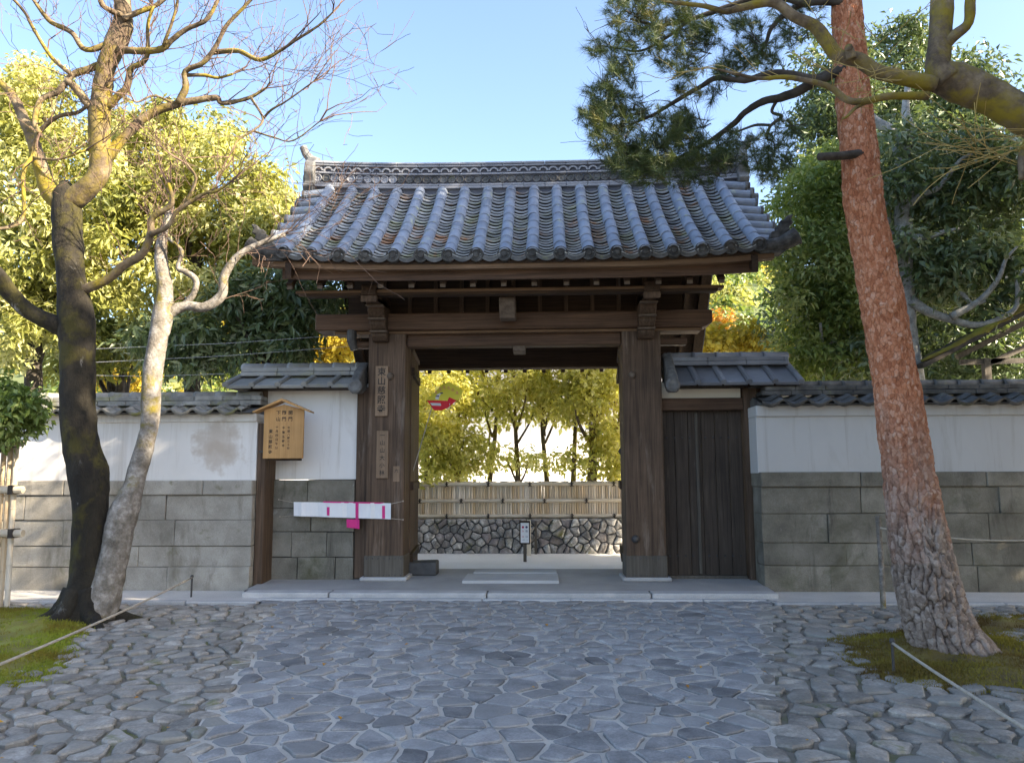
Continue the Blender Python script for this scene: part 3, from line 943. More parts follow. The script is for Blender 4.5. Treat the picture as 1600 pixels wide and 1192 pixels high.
for j in range(rows):
    for i in range(n2 - 1): rb.f.append((j * n2 + i, j * n2 + i + 1, (j + 1) * n2 + i + 1, (j + 1) * n2 + i))
tag(rb.build('rear_tiles', M['tile_round'], gate, smooth=True), kind='stuff')
MB().add([(XE0 - .1, YRG, ZRG - .09), (XE1 + .1, YRG, ZRG - .09), (XE1 + .1, YE2, ZE2 + .06), (XE0 - .1, YE2, ZE2 + .06), (XE0 - .1, YRG, ZRG - .05), (XE1 + .1, YRG, ZRG - .05), (XE1 + .1, YE2, ZE2 + .1), (XE0 - .1, YE2, ZE2 + .1)],
         [(0, 1, 2, 3), (4, 5, 6, 7), (3, 2, 6, 7), (0, 3, 7, 4), (1, 2, 6, 5)]).build('rear_boarding', M['wood_y'], gate)

# ---- round cover tiles in 18 columns, each ending in a disc
nr = 9
rl = slope_len / nr
mr = half_round(.084, rl * 1.04, M['tile_round'], 'round_tile', 12, 0.002, 'y')
disc = MB().lathe((0, 0, 0), (0, -1, 0), [(-.05, .094), (.012, .096), (.020, .090), (.020, .074), (.010, .070), (.010, .040), (.020, .034), (.022, .012)], 24)
for k in range(12):
    a = 2 * math.pi * k / 12
    disc.lathe((.055 * math.cos(a), -.008, .055 * math.sin(a)), (0, -1, 0), [(0, .009), (.010, .006)], 6)
md = disc.mesh('eave_disc', M['tile_black'], smooth=False)
for cidx in range(NC):
    x = XE0 + cidx * pitch
    for k in range(nr):
        p, a = roof_frame(k / nr, x)
        inst('round_tile', mr, gate, p + Vector((random.uniform(-.005, .005), 0, .010 + random.uniform(0, .004))), (a, random.uniform(-.02, .02), random.uniform(-.012, .012)))
    p, a = roof_frame(0, x)
    inst('eave_disc', md, gate, p + Vector((0, -.015, .012)), (a * .25, random.uniform(0, 6), 0))

# ---- concave pan tiles between the columns: the 300 nearest singly, the rest joined
nc = 24
pw = pitch - .10


def pan(mat):
    n = 8; th = .018; L = .16
    V, Fc = [], []
    for y, dz in ((0, .042), (L, -.005)):
        for d in (0, -th):
            for i in range(n + 1):
                u = i / n * 2 - 1
                V.append((u * pw / 2, y, -.05 * (1 - u * u) + dz + d))
    k = n + 1
    for i in range(n):
        Fc += [(i, i + 1, 2 * k + i + 1, 2 * k + i), (i, k + i, k + i + 1, i + 1)]
    me = bpy.data.meshes.new('pan_tile'); me.from_pydata(V, [], Fc); me.materials.append(mat)
    me.polygons.foreach_set('use_smooth', np.array([True, False] * n, dtype=bool))
    return me


mp_ = pan(M['tile_pan'])
rest = MB(); cnt = 0
for k in range(nc):
    for cidx in range(NC - 1):
        x = XE0 + (cidx + .5) * pitch
        p, a = roof_frame(k / nc - .008, x)
        p.z += random.uniform(-.004, .005); p.x += random.uniform(-.006, .006)
        if cnt < 300:
            inst('pan_tile', mp_, gate, p, (a, random.uniform(-.03, .03), random.uniform(-.03, .03))); cnt += 1
        else:
            mt = Matrix.Translation(p) @ Matrix.Rotation(a + random.uniform(-.02, .02), 4, 'X')
            rest.add([mt @ v.co for v in mp_.vertices], [tuple(q.vertices) for q in mp_.polygons])
tag(rest.build('upper_pan_tiles', M['tile_pan'], gate, smooth=False), kind='stuff')
# scalloped eave lip under each pan
lip = MB()
n = 10
for i in range(n + 1):
    u = i / n * 2 - 1
    lip.v += [(u * pw / 2, 0, -.05 * (1 - u * u) + .012), (u * pw / 2, 0, -.062 * (1 - u * u) - .028), (u * pw / 2, .05, -.05 * (1 - u * u) - .028)]
for i in range(n):
    lip.f += [(i * 3, i * 3 + 3, i * 3 + 4, i * 3 + 1), (i * 3 + 1, i * 3 + 4, i * 3 + 5, i * 3 + 2)]
ml = lip.mesh('eave_pan', M['tile_wall'])
for cidx in range(NC - 1):
    p, a = roof_frame(0, XE0 + (cidx + .5) * pitch)
    inst('eave_pan', ml, gate, p + Vector((0, -.03, .006)), (0, 0, 0))
# ---- verge: short round tiles laid sideways down each gable edge, corner tiles and scrolls
mv = MB().tube([(-.004, 0, 0), (.05, 0, 0), (.056, 0, 0), (.34, 0, 0)], [.078, .078, .072, .070], 14).mesh('verge_tile', M['tile_round'])
mdv = MB().lathe((0, 0, 0), (1, 0, 0), [(-.02, .088), (.014, .09), (.02, .08), (.012, .06), (.012, .03), (.02, .01)], 18).mesh('verge_disc', M['tile_dark'])
for s in (-1, 1):
    xe = XE0 if s < 0 else XE1
    for k in range(8):
        t = .08 + .115 * k
        p, a = roof_frame(t, xe)
        q = p + Vector((s * .38, 0, -.02 - .02 * (k % 2) * 0))
        rt = Matrix.Rotation(0 if s < 0 else math.pi, 3, 'Z') @ Matrix.Rotation(R(-5), 3, 'Y')
        inst('verge_tile', mv, gate, q, rt)
        inst('verge_disc', mdv, gate, q + Vector((s * .004, 0, .0)), (0, R(5), 0) if s > 0 else (0, 0, math.pi))
    # verge boards under the tiles
    vb = MB(); pr = [roof(t, xe) for t in np.linspace(0.01, 1, 10)]
    for y, z in pr: vb.v += [(xe - s * .10, y, z - .13), (xe - s * .10, y, z - .35), (xe - s * .02, y, z - .13), (xe - s * .02, y, z - .35)]
    for i in range(9):
        b = i * 4
        vb.f += [(b, b + 4, b + 5, b + 1), (b + 2, b + 3, b + 7, b + 6), (b, b + 2, b + 6, b + 4), (b + 1, b + 5, b + 7, b + 3)]
    vb.f += [(0, 1, 3, 2), (36, 38, 39, 37)]
    vb.build('gable_board', M['wood_y'], gate)
    rbv = MB().prism([(YRG, ZRG - .12), (YE2, ZE2 + .02), (YE2, ZE2 - .16), (YRG, ZRG - .34)], 'x', xe - s * .10, xe - s * .02).build('gable_board', M['wood_y'], gate)
    # corner tile turned out and up
    p, a = roof_frame(0, xe)
    c0 = p + Vector((s * .08, .05, .0)); c1 = p + Vector((s * .28, .02, .02)); c2 = p + Vector((s * .46, -.02, .11))
    ct = MB().tube([c0, c1, c2], [.085, .095, .115], 16).build('corner_tile', M['tile_black'], gate, smooth=False, bevel=0.0)
    MB().lathe(c2, (c2 - c1), [(0, .118), (.015, .118), (.022, .10), (.012, .085), (.012, .03), (.02, .01)], 20).build('corner_disc', M['tile_black'], ct)
    MB().prism([(p.x - s * .02, p.z - .05), (p.x + s * .36, p.z - .02), (p.x + s * .44, p.z + .03), (p.x + s * .30, p.z - .09), (p.x, p.z - .10)], 'y', p.y - .01, p.y + .2).build('corner_pan', M['tile_black'], gate)
    # jagged leaf scroll standing behind the corner
    o = p + Vector((s * .16, .10, .05))
    out = [(0, 0), (.10, .02), (.17, .08), (.20, .17), (.255, .20), (.24, .27), (.30, .30), (.27, .37), (.31, .44), (.23, .43), (.20, .36), (.13, .35), (.15, .28), (.08, .27), (.09, .20), (.02, .18), (-.02, .08)]
    MB().prism([(o.x + s * u, o.z + v * .85) for u, v in out], 'y', o.y - .05, o.y + .07).build('corner_scroll', M['tile_black'], gate, bevel=0.012)

# ---- ridge: bands of flat tiles, a row of discs, a row of arches, a rounded cap; both ends swept up
RX0, RX1 = X(495, YRG, 280), X(1150, YRG, 280)
RM, RH = (RX0 + RX1) / 2, (RX1 - RX0) / 2


def rz(x): return 0.085 * abs((x - RM) / RH) ** 3


def zr_(py): return Z(py, YRG - .15, 800)


zt = {k: zr_(v) for k, v in dict(a=295, b=290.5, c=286.5, d=273.5, e=270, f=261, g=257.5, top=250).items()}
nseg = 20
for i in range(nseg):
    x0, x1 = RX0 + (RX1 - RX0) * i / nseg, RX0 + (RX1 - RX0) * (i + 1) / nseg
    dz = rz((x0 + x1) / 2); sl_a = (rz(x1) - rz(x0))
    for (k0, k1, dep) in (('a', 'b', .20), ('b', 'c', .185), ('d', 'e', .185), ('f', 'g', .19)):
        m = MB().box(x0 + .002, x1 - .002, YRG - dep, YRG + dep, zt[k0] + .003, zt[k1] - .004)
        m.v = [(vx, vy, vz + rz(vx)) for vx, vy, vz in m.v]
        m.build('ridge_tile', M['tile_ridge'], gate, bevel=0.006)
    m = MB()
    pr = [(YRG - .20, zt['g']), (YRG - .20, zt['g'] + .03), (YRG - .14, zt['top'] - .02), (YRG, zt['top'] + .03), (YRG + .14, zt['top'] - .02), (YRG + .20, zt['g'] + .03), (YRG + .20, zt['g'])]
    m.prism(pr, 'x', x0 + .002, x1 - .002); m.v = [(vx, vy, vz + rz(vx)) for vx, vy, vz in m.v]
    m.build('ridge_cap', M['tile_ridge'], gate, bevel=0.006)
core = MB(); xs = np.linspace(RX0 + .01, RX1 - .01, 25)
for x in xs: core.v += [(x, YRG - .15, zt['a'] - .2), (x, YRG - .15, zt['g'] + rz(x)), (x, YRG + .15, zt['g'] + rz(x)), (x, YRG + .15, zt['a'] - .2)]
for i in range(24):
    b = i * 4; core.f += [(b, b + 4, b + 5, b + 1), (b + 1, b + 5, b + 6, b + 2), (b + 2, b + 6, b + 7, b + 3)]
core.f += [(0, 1, 2, 3), (96, 99, 98, 97)]
core.build('ridge_core', M['ridge_deep'], gate)
hd = zt['d'] - zt['c']; rd = hd / 2 * .94
mdd = MB().lathe((0, 0, 0), (0, -1, 0), [(-.02, rd), (.018, rd), (.022, rd * .9), (.012, rd * .74), (.006, rd * .7), (.006, rd * .3), (.012, rd * .2)], 16).mesh('ridge_disc', M['tile_wall'])
mdd_sunlit = MB().lathe((0, 0, 0), (0, -1, 0), [(-.02, rd), (.018, rd), (.022, rd * .9), (.012, rd * .74), (.006, rd * .7), (.006, rd * .3), (.012, rd * .2)], 16).mesh('ridge_disc', M['tile_ridge'])
nd = int((RX1 - RX0) / (rd * 2.06))
for i in range(nd):
    x = RX0 + (i + .5) * (RX1 - RX0) / nd
    inst('ridge_disc', mdd_sunlit if i < 10 and i != 1 else mdd, gate, (x, YRG - .158, (zt['c'] + zt['d']) / 2 + rz(x)), (0, random.uniform(0, 6), 0))  # leftmost discs take the paler tile: sunlight put into their colour
hw = zt['f'] - zt['e']; ww = .155
arch = MB(); nn = 8
for i in range(nn + 1):
    a = math.pi * i / nn
    for r in (.5, .34):
        for y in (-.02, .02): arch.v.append((-ww * r * math.cos(a), y, hw * (.10 + 1.55 * r * math.sin(a))))
for i in range(nn):
    b = i * 4; arch.f += [(b, b + 4, b + 6, b + 2), (b + 2, b + 6, b + 7, b + 3), (b, b + 1, b + 5, b + 4)]
ma = arch.mesh('arch_tile', M['tile_ridge'])
na = int((RX1 - RX0) / ww)
for i in range(na):
    x = RX0 + (i + .5) * (RX1 - RX0) / na
    inst('arch_tile', ma, gate, (x, YRG - .165, zt['e'] + rz(x)), (0, 0 if i % 2 == 0 else math.pi, 0) if False else (0, 0, 0), (1, 1, 1 if i % 2 == 0 else 1))
# demon-face end tiles with a horn
for s, xx in ((-1, RX0), (1, RX1)):
    z0 = zt['a'] + rz(xx) - .10; z1 = zt['top'] + rz(xx)
    h = z1 - z0
    oni = [(YRG - .30, z0), (YRG - .34, z0 + .12 * h), (YRG - .24, z0 + .3 * h), (YRG - .30, z0 + .55 * h), (YRG - .25, z0 + .85 * h), (YRG - .12, z0 + 1.04 * h), (YRG, z0 + 1.10 * h),
           (YRG + .12, z0 + 1.04 * h), (YRG + .25, z0 + .85 * h), (YRG + .30, z0 + .55 * h), (YRG + .24, z0 + .3 * h), (YRG + .34, z0 + .12 * h), (YRG + .30, z0)]
    om = MB().prism(oni, 'x', xx - .03 * s, xx + .13 * s).build('ridge_end_tile', M['tile_dark'], gate, bevel=0.02, seg=2)
    MB().lathe((xx + .13 * s, YRG, z0 + .5 * h), (s, 0, 0), [(0, .13), (.03, .13), (.07, .09), (.09, .03)], 14).build('face_boss', M['tile_dark'], om, smooth=True)
    MB().tube([(xx - .02 * s, YRG, z1 + .0), (xx + .10 * s, YRG, z1 + .05), (xx + .19 * s, YRG, z1 + .15), (xx + .24 * s, YRG, z1 + .27)], [.075, .075, .065, .06], 12).build('horn_tile', M['tile_dark'], om, smooth=False)
    for k in range(3):
        MB().tube([(xx - .05 * s, YRG - .16, z0 - .02 - .09 * k), (xx + (.16 + .06 * k) * s, YRG - .16, z0 - .03 - .09 * k)], .07, 12).build('end_roll', M['tile_dark'], gate)

# ---- eaves woodwork
e0, e1 = X(392, YE, 412), X(1212, YE, 410)


def bowed(name, x0, x1, y0, y1, z0, z1, mat, lift=.06):
    m = MB(); xs = np.linspace(x0, x1, 13)
    for x in xs:
        d = lift * abs((x - XM) / XH) ** 4
        m.v += [(x, y0, z0 + d), (x, y0, z1 + d), (x, y1, z1 + d), (x, y1, z0 + d)]
    for i in range(12):
        b = i * 4
        m.f += [(b, b + 4, b + 5, b + 1), (b + 1, b + 5, b + 6, b + 2), (b + 2, b + 6, b + 7, b + 3), (b + 3, b + 7, b + 4, b)]
    m.f += [(0, 1, 2, 3), (48, 51, 50, 49)]
    return m.build(name, mat, gate)


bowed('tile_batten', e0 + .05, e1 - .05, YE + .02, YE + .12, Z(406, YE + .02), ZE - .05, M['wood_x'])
bowed('eave_board', e0, e1, YE + .04, YE + .16, Z(419, YE + .04), Z(407.5, YE + .04), M['wood_eave'])
bowed('fascia_beam', X(440, YE + .14, 430), X(1186, YE + .14, 430), YE + .165, YE + .21, Z(436, YE + .165), Z(420, YE + .165) + .02, M['wood_beam'], .05)
yr0 = YE + .30
zra, zrb = Z(447.5, yr0), Z(437.5, yr0)
rx = [X(px, yr0, 442) for px in (453, 500, 547, 595, 643, 692, 739, 787, 835, 885, 932, 980, 1029, 1078, 1128)]
for x in rx:
    y1, z1 = YRG, ZRG - .20
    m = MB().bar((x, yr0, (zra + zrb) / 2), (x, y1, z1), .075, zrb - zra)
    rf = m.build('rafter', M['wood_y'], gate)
    MB().box(x - .036, x + .036, yr0 - .006, yr0 + .01, zra + .004, zrb - .004).build('rafter_end', M['wood_end'], rf)
yp_ = YE + .55
MB().box(X(462, yp_, 450), X(1132, yp_, 450), yp_, yp_ + .20, Z(454, yp_), Z(449.5, yp_)).build('purlin', M['wood_eave'], gate, bevel=0.006)
MB().box(X(478, yp_ + .02, 450), X(1122, yp_ + .02, 450), yp_ + .02, yp_ + .18, Z(452, yp_) - .055, Z(452, yp_) - .002).build('purlin', M['wood_x'], gate, bevel=0.006)
# inner purlins that carry the rafters above the beam, gable struts
for yy in (YP + .2, 12.6):
    t = min(1, (yy - YE) / (YRG - YE)); zz = roof(t)[1] - .42 if yy < YRG else ZRG - .62
    MB().box(XE0 + .2, XE1 - .2, yy - .1, yy + .1, zz - .22, zz).build('purlin', M['wood_x'], gate, bevel=0.012)
MB().box(XE0 + .1, XE1 - .1, YRG - .1, YRG + .1, ZRG - .62, ZRG - .36).build('ridge_beam', M['wood_x'], gate, bevel=0.012)
# boarded infill over the cross beam with muntins
zt1 = roof((YP + .1 - YE) / (YRG - YE))[1] - .42 - .2
MB().box(XPL[0] - .35, XPR[1] + .35, YP + .16, YP + .20, ZB1 - .01, zt1).build('infill_board', M['wood_x'], gate)
for k in range(11):
    x = XPL[0] + (XPR[1] - XPL[0]) * (k + .5) / 11
    MB().box(x - .03, x + .03, YP + .12, YP + .165, ZB1 - .005, zt1).build('muntin', M['wood_z'], gate)
# rear rafters: the ends show under the rear beam
for k in range(19):
    x = X(640, YE2) - .34 + k * .352
    if not XE0 < x < XE1: continue
    MB().bar((x, YE2, Z(584, YE2) + .04), (x, YRG, ZRG - .24), .07, .08).build('rear_rafter', M['wood_y'], gate)
MB().box(XE0 - .1, XE1 + .1, YE2 - .02, YE2 + .1, ZE2 + .0, ZE2 + .07).build('eave_board', M['wood_x'], gate)
# carved arms carrying the eaves: over each post and in the middle
for px, sc in ((590, 1), (1011, 1)):
    xm = X(px, YP - .3, 480)
    yo = YP - 1.02
    zb = Z(530, YP - .15); z2 = Z(452, yp_) - .06
    prof = [(YP + .1, zb), (YP - .10, zb), (YP - .16, zb + .05), (YP - .19, zb + .09), (YP - .17, zb + .12), (YP - .25, zb + .16), (YP - .31, zb + .23), (YP - .29, zb + .27), (YP - .36, zb + .30), (YP - .45, zb + .38), (YP - .44, zb + .43),
            (YP - .52, zb + .46), (YP - .60, zb + .53), (YP - .60, zb + .57), (yp_ - .02, z2 - .10), (yp_ - .04, z2), (YP + .1, z2)]
    MB().prism(prof, 'x', xm - .115, xm + .115).build('bracket', M['wood_end'] if False else M['wood_z'], gate, bevel=0.014)
    MB().box(xm - .10, xm + .10, yp_ - .05, YP + .3, z2 + .002, z2 + .14).build('bracket_arm', M['wood_y'], gate, bevel=0.01)
    for k, (yy, zz) in enumerate(((YP - .20, zb + .125), (YP - .335, zb + .285), (YP - .48, zb + .445))):
        MB().box(xm - .125, xm + .125, yy - .05, yy + .07, zz - .014, zz + .014).build('carved_lip', M['wood_end'], gate, bevel=0.008)
xm = X(793, YP - .45, 480)
ym = YP - .62
prof = [(YP - .1, Z(466, YP - .2)), (ym, Z(464, ym)), (ym - .02, Z(470, ym)), (ym + .14, Z(494, ym)), (YP - .25, Z(494, ym) - .0), (YP - .1, Z(490, ym))]
MB().prism(prof, 'x', xm - .11, xm + .11).build('beam_nose', M['wood_end'], gate, bevel=0.012)
MB().box(xm - .095, xm + .095, YP - .66, YP + .2, Z(464, ym) + .003, Z(464, ym) + .15).build('bracket_arm', M['wood_y'], gate, bevel=0.01)
# gutter-end on the left return
c = P(550, 520, YP - .02)
MB().tube([(c.x, YP - .04, ZB0 + .01), (c.x, YP - .04, c.z - .12), (c.x + .04, YP - .02, c.z - .26)], [.07, .07, .05], 12).build('rain_pipe', M['iron'], gate)

# ---- door leaves, folded back against the passage
for s, hx, fx in ((-1, XPL[1] - .02, X(654, 13.0) - .05), (1, XPR[0] + .05, X(969, 13.0) + .03)):
    y0, y1 = YPB + .02, YR - .1
    d = thing('gate_door', ['open plank door leaf behind the gate post that bears the nameplate', 'open plank door leaf behind the gate post beside the side door'][s > 0], 'door', (hx, y0, ZS + .04))
    v = Vector((fx - hx, y1 - y0, 0)); L = v.length; v.normalize(); nn = Vector((v.y, -v.x, 0)) * (.03)
    zt_ = Z(548, y0)
    for k in range(6):
        a = Vector((hx, y0, 0)) + v * (L * k / 6 + .003); b = Vector((hx, y0, 0)) + v * (L * (k + 1) / 6 - .003)
        MB().add([a - nn + Vector((0, 0, zz)) for zz in (ZS + .05, zt_)] + [b - nn + Vector((0, 0, zz)) for zz in (ZS + .05, zt_)] + [a + nn + Vector((0, 0, zz)) for zz in (ZS + .05, zt_)] + [b + nn + Vector((0, 0, zz)) for zz in (ZS + .05, zt_)],
                 [(0, 1, 3, 2), (4, 6, 7, 5), (0, 4, 5, 1), (2, 3, 7, 6), (1, 5, 7, 3), (0, 2, 6, 4)]).build('plank', M['wood_z'], d, bevel=0.004)
    for zz in (ZS + .25, ZS + 1.3, zt_ - .3):
        MB().bar(Vector((hx, y0, zz)) - nn * 1.6 * s, Vector((hx, y0, zz)) + v * L - nn * 1.6 * s, .05, .12).build('rail', M['wood_y'], d, bevel=0.005)
    MB().bar(Vector((hx, y0, zt_ + .03)), Vector((hx, y0, zt_ + .03)) + v * L, .11, .07).build('top_rail', M['wood_end'], d, bevel=0.005)
    if s > 0:
        c = P(970, 700, 12.6)
        MB().lathe((fx - .05, 12.55, 1.95), (-1, 0, 0), [(0, .06), (.03, .05), (.05, .02)], 10).build('latch_ring', M['iron'], d)


# ================================================================== wing walls on both sides of the gate
YV = YP + .16                               # plaster face of the wings


def wing_roof(w, xa, xb, pe, pr, mat, n, pxm, gate_side):
    ye, yr = YV - .42, YV + .16
    ze = Z(pe, ye, pxm); zr = Z(pr, yr, pxm)
    zs = zr - .20                           # where the slabs meet the ridge courses
    ang = math.atan2(zs - ze, yr - ye); L = math.hypot(zs - ze, yr - ye)
    wd = (xb - xa) / n
    sl = MB().box(-wd / 2 + .012, wd / 2 - .012, 0, L, -.05, .0).mesh('roof_slab', mat, bevel=0.006)
    ro = MB().prism([(-.035, -.03), (-.045, .02), (-.02, .042), (.03, .04), (.045, .012), (.04, -.03)], 'y', -.012, L).mesh('joint_roll', mat, bevel=0.005)
    for i in range(n):
        x = xa + (i + .5) * wd
        inst('roof_slab', sl, w, (x, ye + random.uniform(-.006, .006), ze + random.uniform(-.004, .004)), (ang, random.uniform(-.012, .012), random.uniform(-.008, .008)))
    for i in range(n + 1):
        inst('joint_roll', ro, w, (xa + i * wd, ye, ze + .004), (ang, 0, random.uniform(-.01, .01)))
    # rear slope
    MB().prism([(yr, zs - .01), (yr + .55, ze + .02), (yr + .55, ze - .03), (yr, zs - .06)], 'x', xa, xb).build('rear_slope', mat, w)
    MB().prism([(ye + .05, ze - .045), (yr, zs - .055), (yr + .5, ze - .04)], 'x', xa + .04, xb - .04).build('roof_bed', M['wood_x'], w)
    h = (zr - zs) / 3.1
    for k in range(2):
        x = xa + .05
        while x < xb - .05:
            b = min(xb - .02, x + .55)
            MB().box(x + .002, b - .002, yr - .17 + .02 * k + random.uniform(-.004, .004), yr + .17 - .02 * k, zs - .015 + k * h, zs - .015 + (k + 1) * h - .006).build('ridge_tile', mat, w, bevel=0.006)
            x = b
    cv = half_round(.10, .36, mat, 'ridge_cover')
    x = xa + .04
    while x < xb - .12:
        inst('ridge_cover', cv, w, (x, yr, zr - .105), (0, 0, 0), (min(1, (xb - x) / .36), 1.35, 1)); x += .345
    # carved end tile against the gate post
    xe = xb if gate_side > 0 else xa
    z0 = ze - .14
    MB().prism([(ye - .05, z0), (ye - .10, z0 + .10), (ye - .05, z0 + .22), (ye + .10, ze + .20), (yr - .12, zr - .02), (yr + .2, zr - .02), (yr + .2, zs - .1), (ye + .2, z0 + .02)], 'x', xe - .07 if gate_side > 0 else xe - .05, xe + .06 if gate_side > 0 else xe + .08).build('end_tile', M['tile_dark'], w, bevel=0.02)
    MB().lathe((xe, ye - .08, z0 + .10), (0, -1, 0), [(-.1, .10), (.02, .10), (.035, .07), (.03, .03)], 16).build('end_disc', M['tile_dark'], w)
    return ze, zr


# left wing: plaster over grey stone blocks
xa, xb = X(414, YV), X(560, YV)
wl = thing('wing_wall', 'short white wing wall between the notice board and the gate, slab roof above', 'wall', ((xa + xb) / 2, YV + .2, ZS))
ze, zr = wing_roof(wl, X(352, YV - .42, 600), X(557, YV - .42, 600), 601, 567, M['slate_left'], 5, 460, 1)
zp = Z(749, YV, 500)
MB().box(xa, XPL[0] - .005, YV, YV + .34, zp, ze + .05).build('plaster', M['plaster'], wl, bevel=0.004)
MB().box(X(557, YV - .05), XPL[0] - .002, YV - .06, YV + .3, ZS, ze).build('jamb', M['wood_z'], wl, bevel=0.008)
zz = [ZS - .05, .42, .78, 1.12, zp - .003]
for i in range(4):
    block_course(wl, xa, X(557, YV) - .004, YV - .05, zz[i], zz[i + 1], .42, .8, M['granite'], .38)
MB().box(xa, XPL[0] - .01, YV + .02, YV + .3, ZS - .08, zp - .01).build('core', M['dark_stone'], wl)
MB().box(X(404, YV) - .2, xa + .02, YV - .02, YV + .33, ZS - .1, ze + .02).build('end_post', M['wood_z'], wl, bevel=0.01)

# right wing: plaster strip, lintel and the small plank door
xa, xb = X(1037, YV), X(1184, YV)
wr = thing('wing_wall', 'right wing wall framing the small side door under a slate-blue slab roof', 'wall', ((xa + xb) / 2, YV + .2, ZS))
ze, zr = wing_roof(wr, X(1050, YV - .42, 600), X(1252, YV - .42, 600), 597, 550, M['slate_right'], 5, 1140, -1)
z1, z2 = Z(622, YV, 1100), Z(641, YV, 1100)
MB().box(XPR[1] + .005, X(1161, YV), YV + .02, YV + .3, z1 + .003, ze + .05).build('plaster', M['plaster_cream'], wr, bevel=0.004)
MB().box(XPR[1] + .003, X(1163, YV), YV - .04, YV + .3, z2, z1).build('lintel', M['wood_beam'], wr, bevel=0.01)
MB().box(X(1163, YV) + .003, X(1184, YV), YV - .05, YV + .32, ZS - .05, ze + .03).build('jamb', M['wood_z'], wr, bevel=0.012)
MB().box(X(1184, YV) + .003, XRW + .3, YV + .05, YV + .3, 0, ze - .03).build('back_wall', M['wood_z'], wr)
sd = thing('side_door', 'closed dark plank double door in the right wing wall', 'door', ((xa + X(1163, YV)) / 2, YV + .12, ZS))
d0, d1 = XPR[1] + .006, X(1163, YV) - .004
for k in range(6):
    a = d0 + (d1 - d0) * k / 6; b = d0 + (d1 - d0) * (k + 1) / 6
    MB().box(a + .003, b - .003, YV + .10 + random.uniform(-.003, .003), YV + .15, ZS + .03, z2 - .002).build('plank', M['wood_door'], sd, bevel=0.004)
xm = X(1091, YV)
MB().box(xm - .022, xm + .022, YV + .075, YV + .099, ZS + .05, z2 - .03).build('cover_strip', M['wood_foot'], sd, bevel=0.005)
for zz in (Z(683, YV, 1100), ZS + .3):
    MB().box(d0 + .01, d1 - .01, YV + .155, YV + .2, zz - .06, zz + .06).build('rail', M['wood_x'], sd)
    for k in range(10):
        x = d0 + .08 + (d1 - d0 - .16) * k / 9
        if abs(x - xm) < .03: continue
        MB().lathe((x, YV + .101, zz), (0, -1, 0), [(0, .016), (.008, .014), (.014, .005)], 8).build('nail_head', M['iron'], sd, smooth=True)
MB().box(d0, d1, YV + .05, YV + .25, ZS - .02, ZS + .03).build('sill', M['wood_foot'], sd, bevel=0.006)

# ================================================================== stone wall and bamboo fence across the court
YF = G(800, 865, -.004).y
fx0, fx1 = X(560, YF), X(1010, YF)
ZF0, ZF1, ZF2 = Z(811, YF), Z(800, YF), Z(756, YF)
sw = thing('dry_stone_wall', 'low wall of mossy fieldstones under the bamboo fence', 'wall', ((fx0 + fx1) / 2, YF + .2, 0))
MB().box(fx0 - 1.5, fx1 + 2.5, YF + .07, YF + .6, -.05, ZF0 - .02).build('wall_core', M['dark_stone'], sw)
ss = poisson(lambda x, y: True, fx0 - .4, fx1 + .6, 0.0, ZF0, 190, .20)
for c in voronoi(ss, [(fx0 - .4, -.03), (fx1 + .6, -.03), (fx1 + .6, ZF0), (fx0 - .4, ZF0)], .018, 0, 14):
    if not c: continue
    if area(c) < 0: c = c[::-1]
    k = knock(c, .012)
    if len(k) < 3: continue
    me, o = stone_mesh('fieldstone', k, random.uniform(.015, .06), .02, random.uniform(.003, .012), M['rock'], .16, 'xz', -.1)
    inst('fieldstone', me, sw, (o.x, YF + .06, o.y))
bf = thing('bamboo_fence', 'pale bamboo fence with three tied rails on top of the stone wall', 'fence', ((fx0 + fx1) / 2, YF + .25, ZF0))
YB = YF + .25


def cane_mesh(name, L, r):
    m = MB(); pts, rad = [], []
    z = 0.0; nodes = [random.uniform(.1, .25)]
    while nodes[-1] < L: nodes.append(nodes[-1] + random.uniform(.2, .3))
    zs = [0.0]; rr = [r]
    for nz in nodes:
        if nz < L - .02: zs += [nz - .012, nz, nz + .012]; rr += [r, r * 1.12, r]
    zs.append(L); rr.append(r)
    m.tube([(0, 0, q) for q in zs], rr, 8)
    return m.mesh(name, M['bamboo'], smooth=False)


